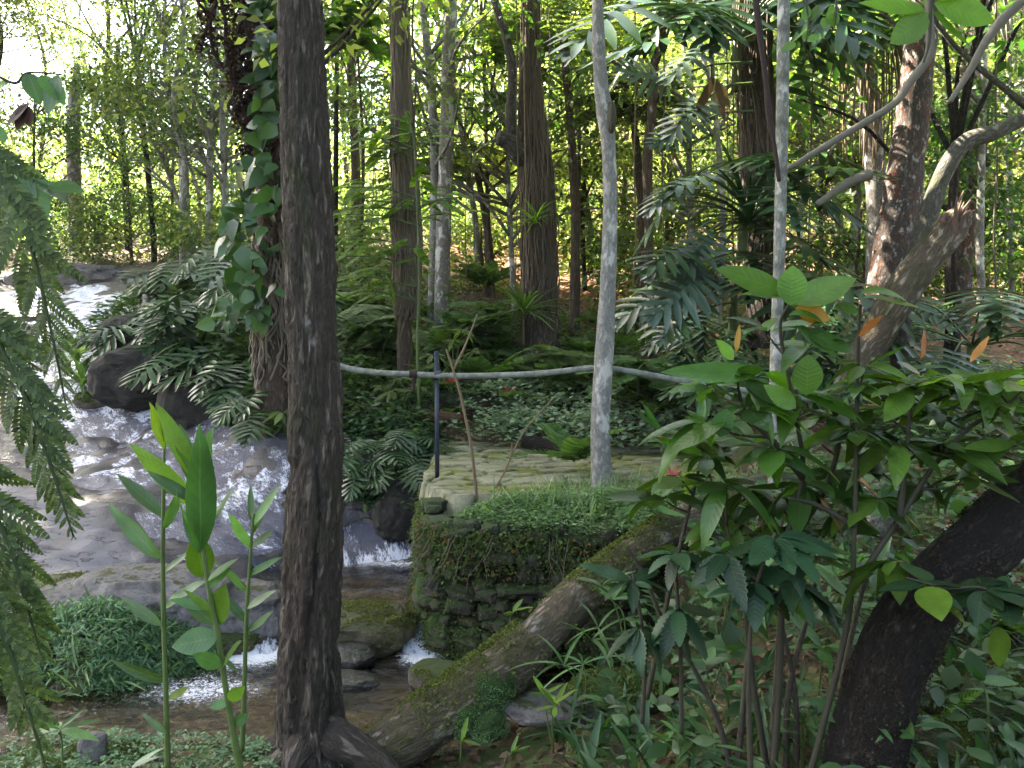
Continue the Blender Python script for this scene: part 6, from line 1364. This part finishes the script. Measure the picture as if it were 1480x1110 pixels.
mb = MB(); box(mb, P(503,452,13.8), (.45,.05,.32), .15); o = mb.build('blue_board', M['blue'], loc=P(503,452,13.8), smooth=False); tag(o, 'small blue board half hidden right of the big dark trunk', 'board')
t = thing('wooden_rail', P(225,452,12.4), 'little pale weathered wooden rail among the bank plants', 'rail'); 
for px in (211, 272): mb = MB(); box(mb, P(px, 445, 12.4), (.07,.07,.42)); mb.build('post', M['twig2'], t, smooth=False)
mb = MB(); box(mb, (P(211,441,12.4)+P(272,441,12.4))/2+[0, -.05, 0], (.75,.03,.07)); mb.build('plank', M['twig2'], t, smooth=False)

cover('shade_grass', 'slender arching grass blades in the shade at lower right', 'grass', [(.2,4.2),(.3,3.4),(.7,2.7),(1.5,2.2),(2.6,3.),(2.2,4.6),(.8,4.8)], 700, [ovate(6, .03, .75, .35, .55, .6), ovate(6, .045, .75, .3, .3, .7), ovate(6, .08, .75, .3, .3, .8)], .24, M['ginger2'], 31, (0,.03), .05, (.5,1.4))

for i, (xs, ys, d, nb, mm, lb) in enumerate([((1140,1240),(60,330),13,20,'bg2','leafy sapling filling the gap right of the thin grey pole trunk'),((1340,1500),(120,400),12,26,'bg3','dense leafy sapling behind the crooked trunk at the right edge'),((890,1050),(200,440),15,24,'bg2','leafy sapling between the white trunk and the rooty dark trunk'),((655,760),(330,440),16,12,'bg','low sunlit sapling left of the massive rooty tree'),((1150,1330),(300,430),11,16,'bg3','shaded sapling at the foot of the lichened trunk'),((800,870),(20,260),15,16,'bg2','feathery leaved sapling beside the top of the white trunk'),((120,260),(230,360),20,18,'bg2','leafy sapling over the head of the cascade'),((470,560),(20,180),16,14,'bg2','leafy sapling round the umbrella ribbed stem'),((-40,170),(110,330),20,30,'bg3','shaded leafy sapling at the far left behind the splintered stump'),((150,340),(10,300),22,44,'bg2','loose leafy sapling behind the forked grey trunk')]):
    r = np.random.default_rng(1200+i); x = sum(xs)/2; p = P(x, ys[1], d); b = np.array([p[0], p[1], float(tz(p[0], p[1]))-.2]); t = thing('leafy_sapling', b, lb, 'sapling')
    mb = MB(); tp = P(x+r.normal(0, 10), ys[0], d); tube(mb, [b, (b+tp)/2+r.normal(0, .1, 3), tp], [.05,.035,.015], 8, 20, lump=.1); cs = []
    for k in range(nb):
        c = P(r.uniform(*xs), r.uniform(*ys), d+r.uniform(-1, 1)); cs.append(c); f = np.clip((c[2]-.5-b[2])/(tp[2]-b[2]), .1, 1); branch_out(mb, b+(tp-b)*f, c, .015, .005, .08, 4, r)
    mb.build('stem', M['b_brown'], t, rest=True); mb = MB(); clumps(mb, cs, r.uniform(.3, .6, nb), -130, .105, quadleaf(.3), r=r); mb.build('leaves', M[mm], t)
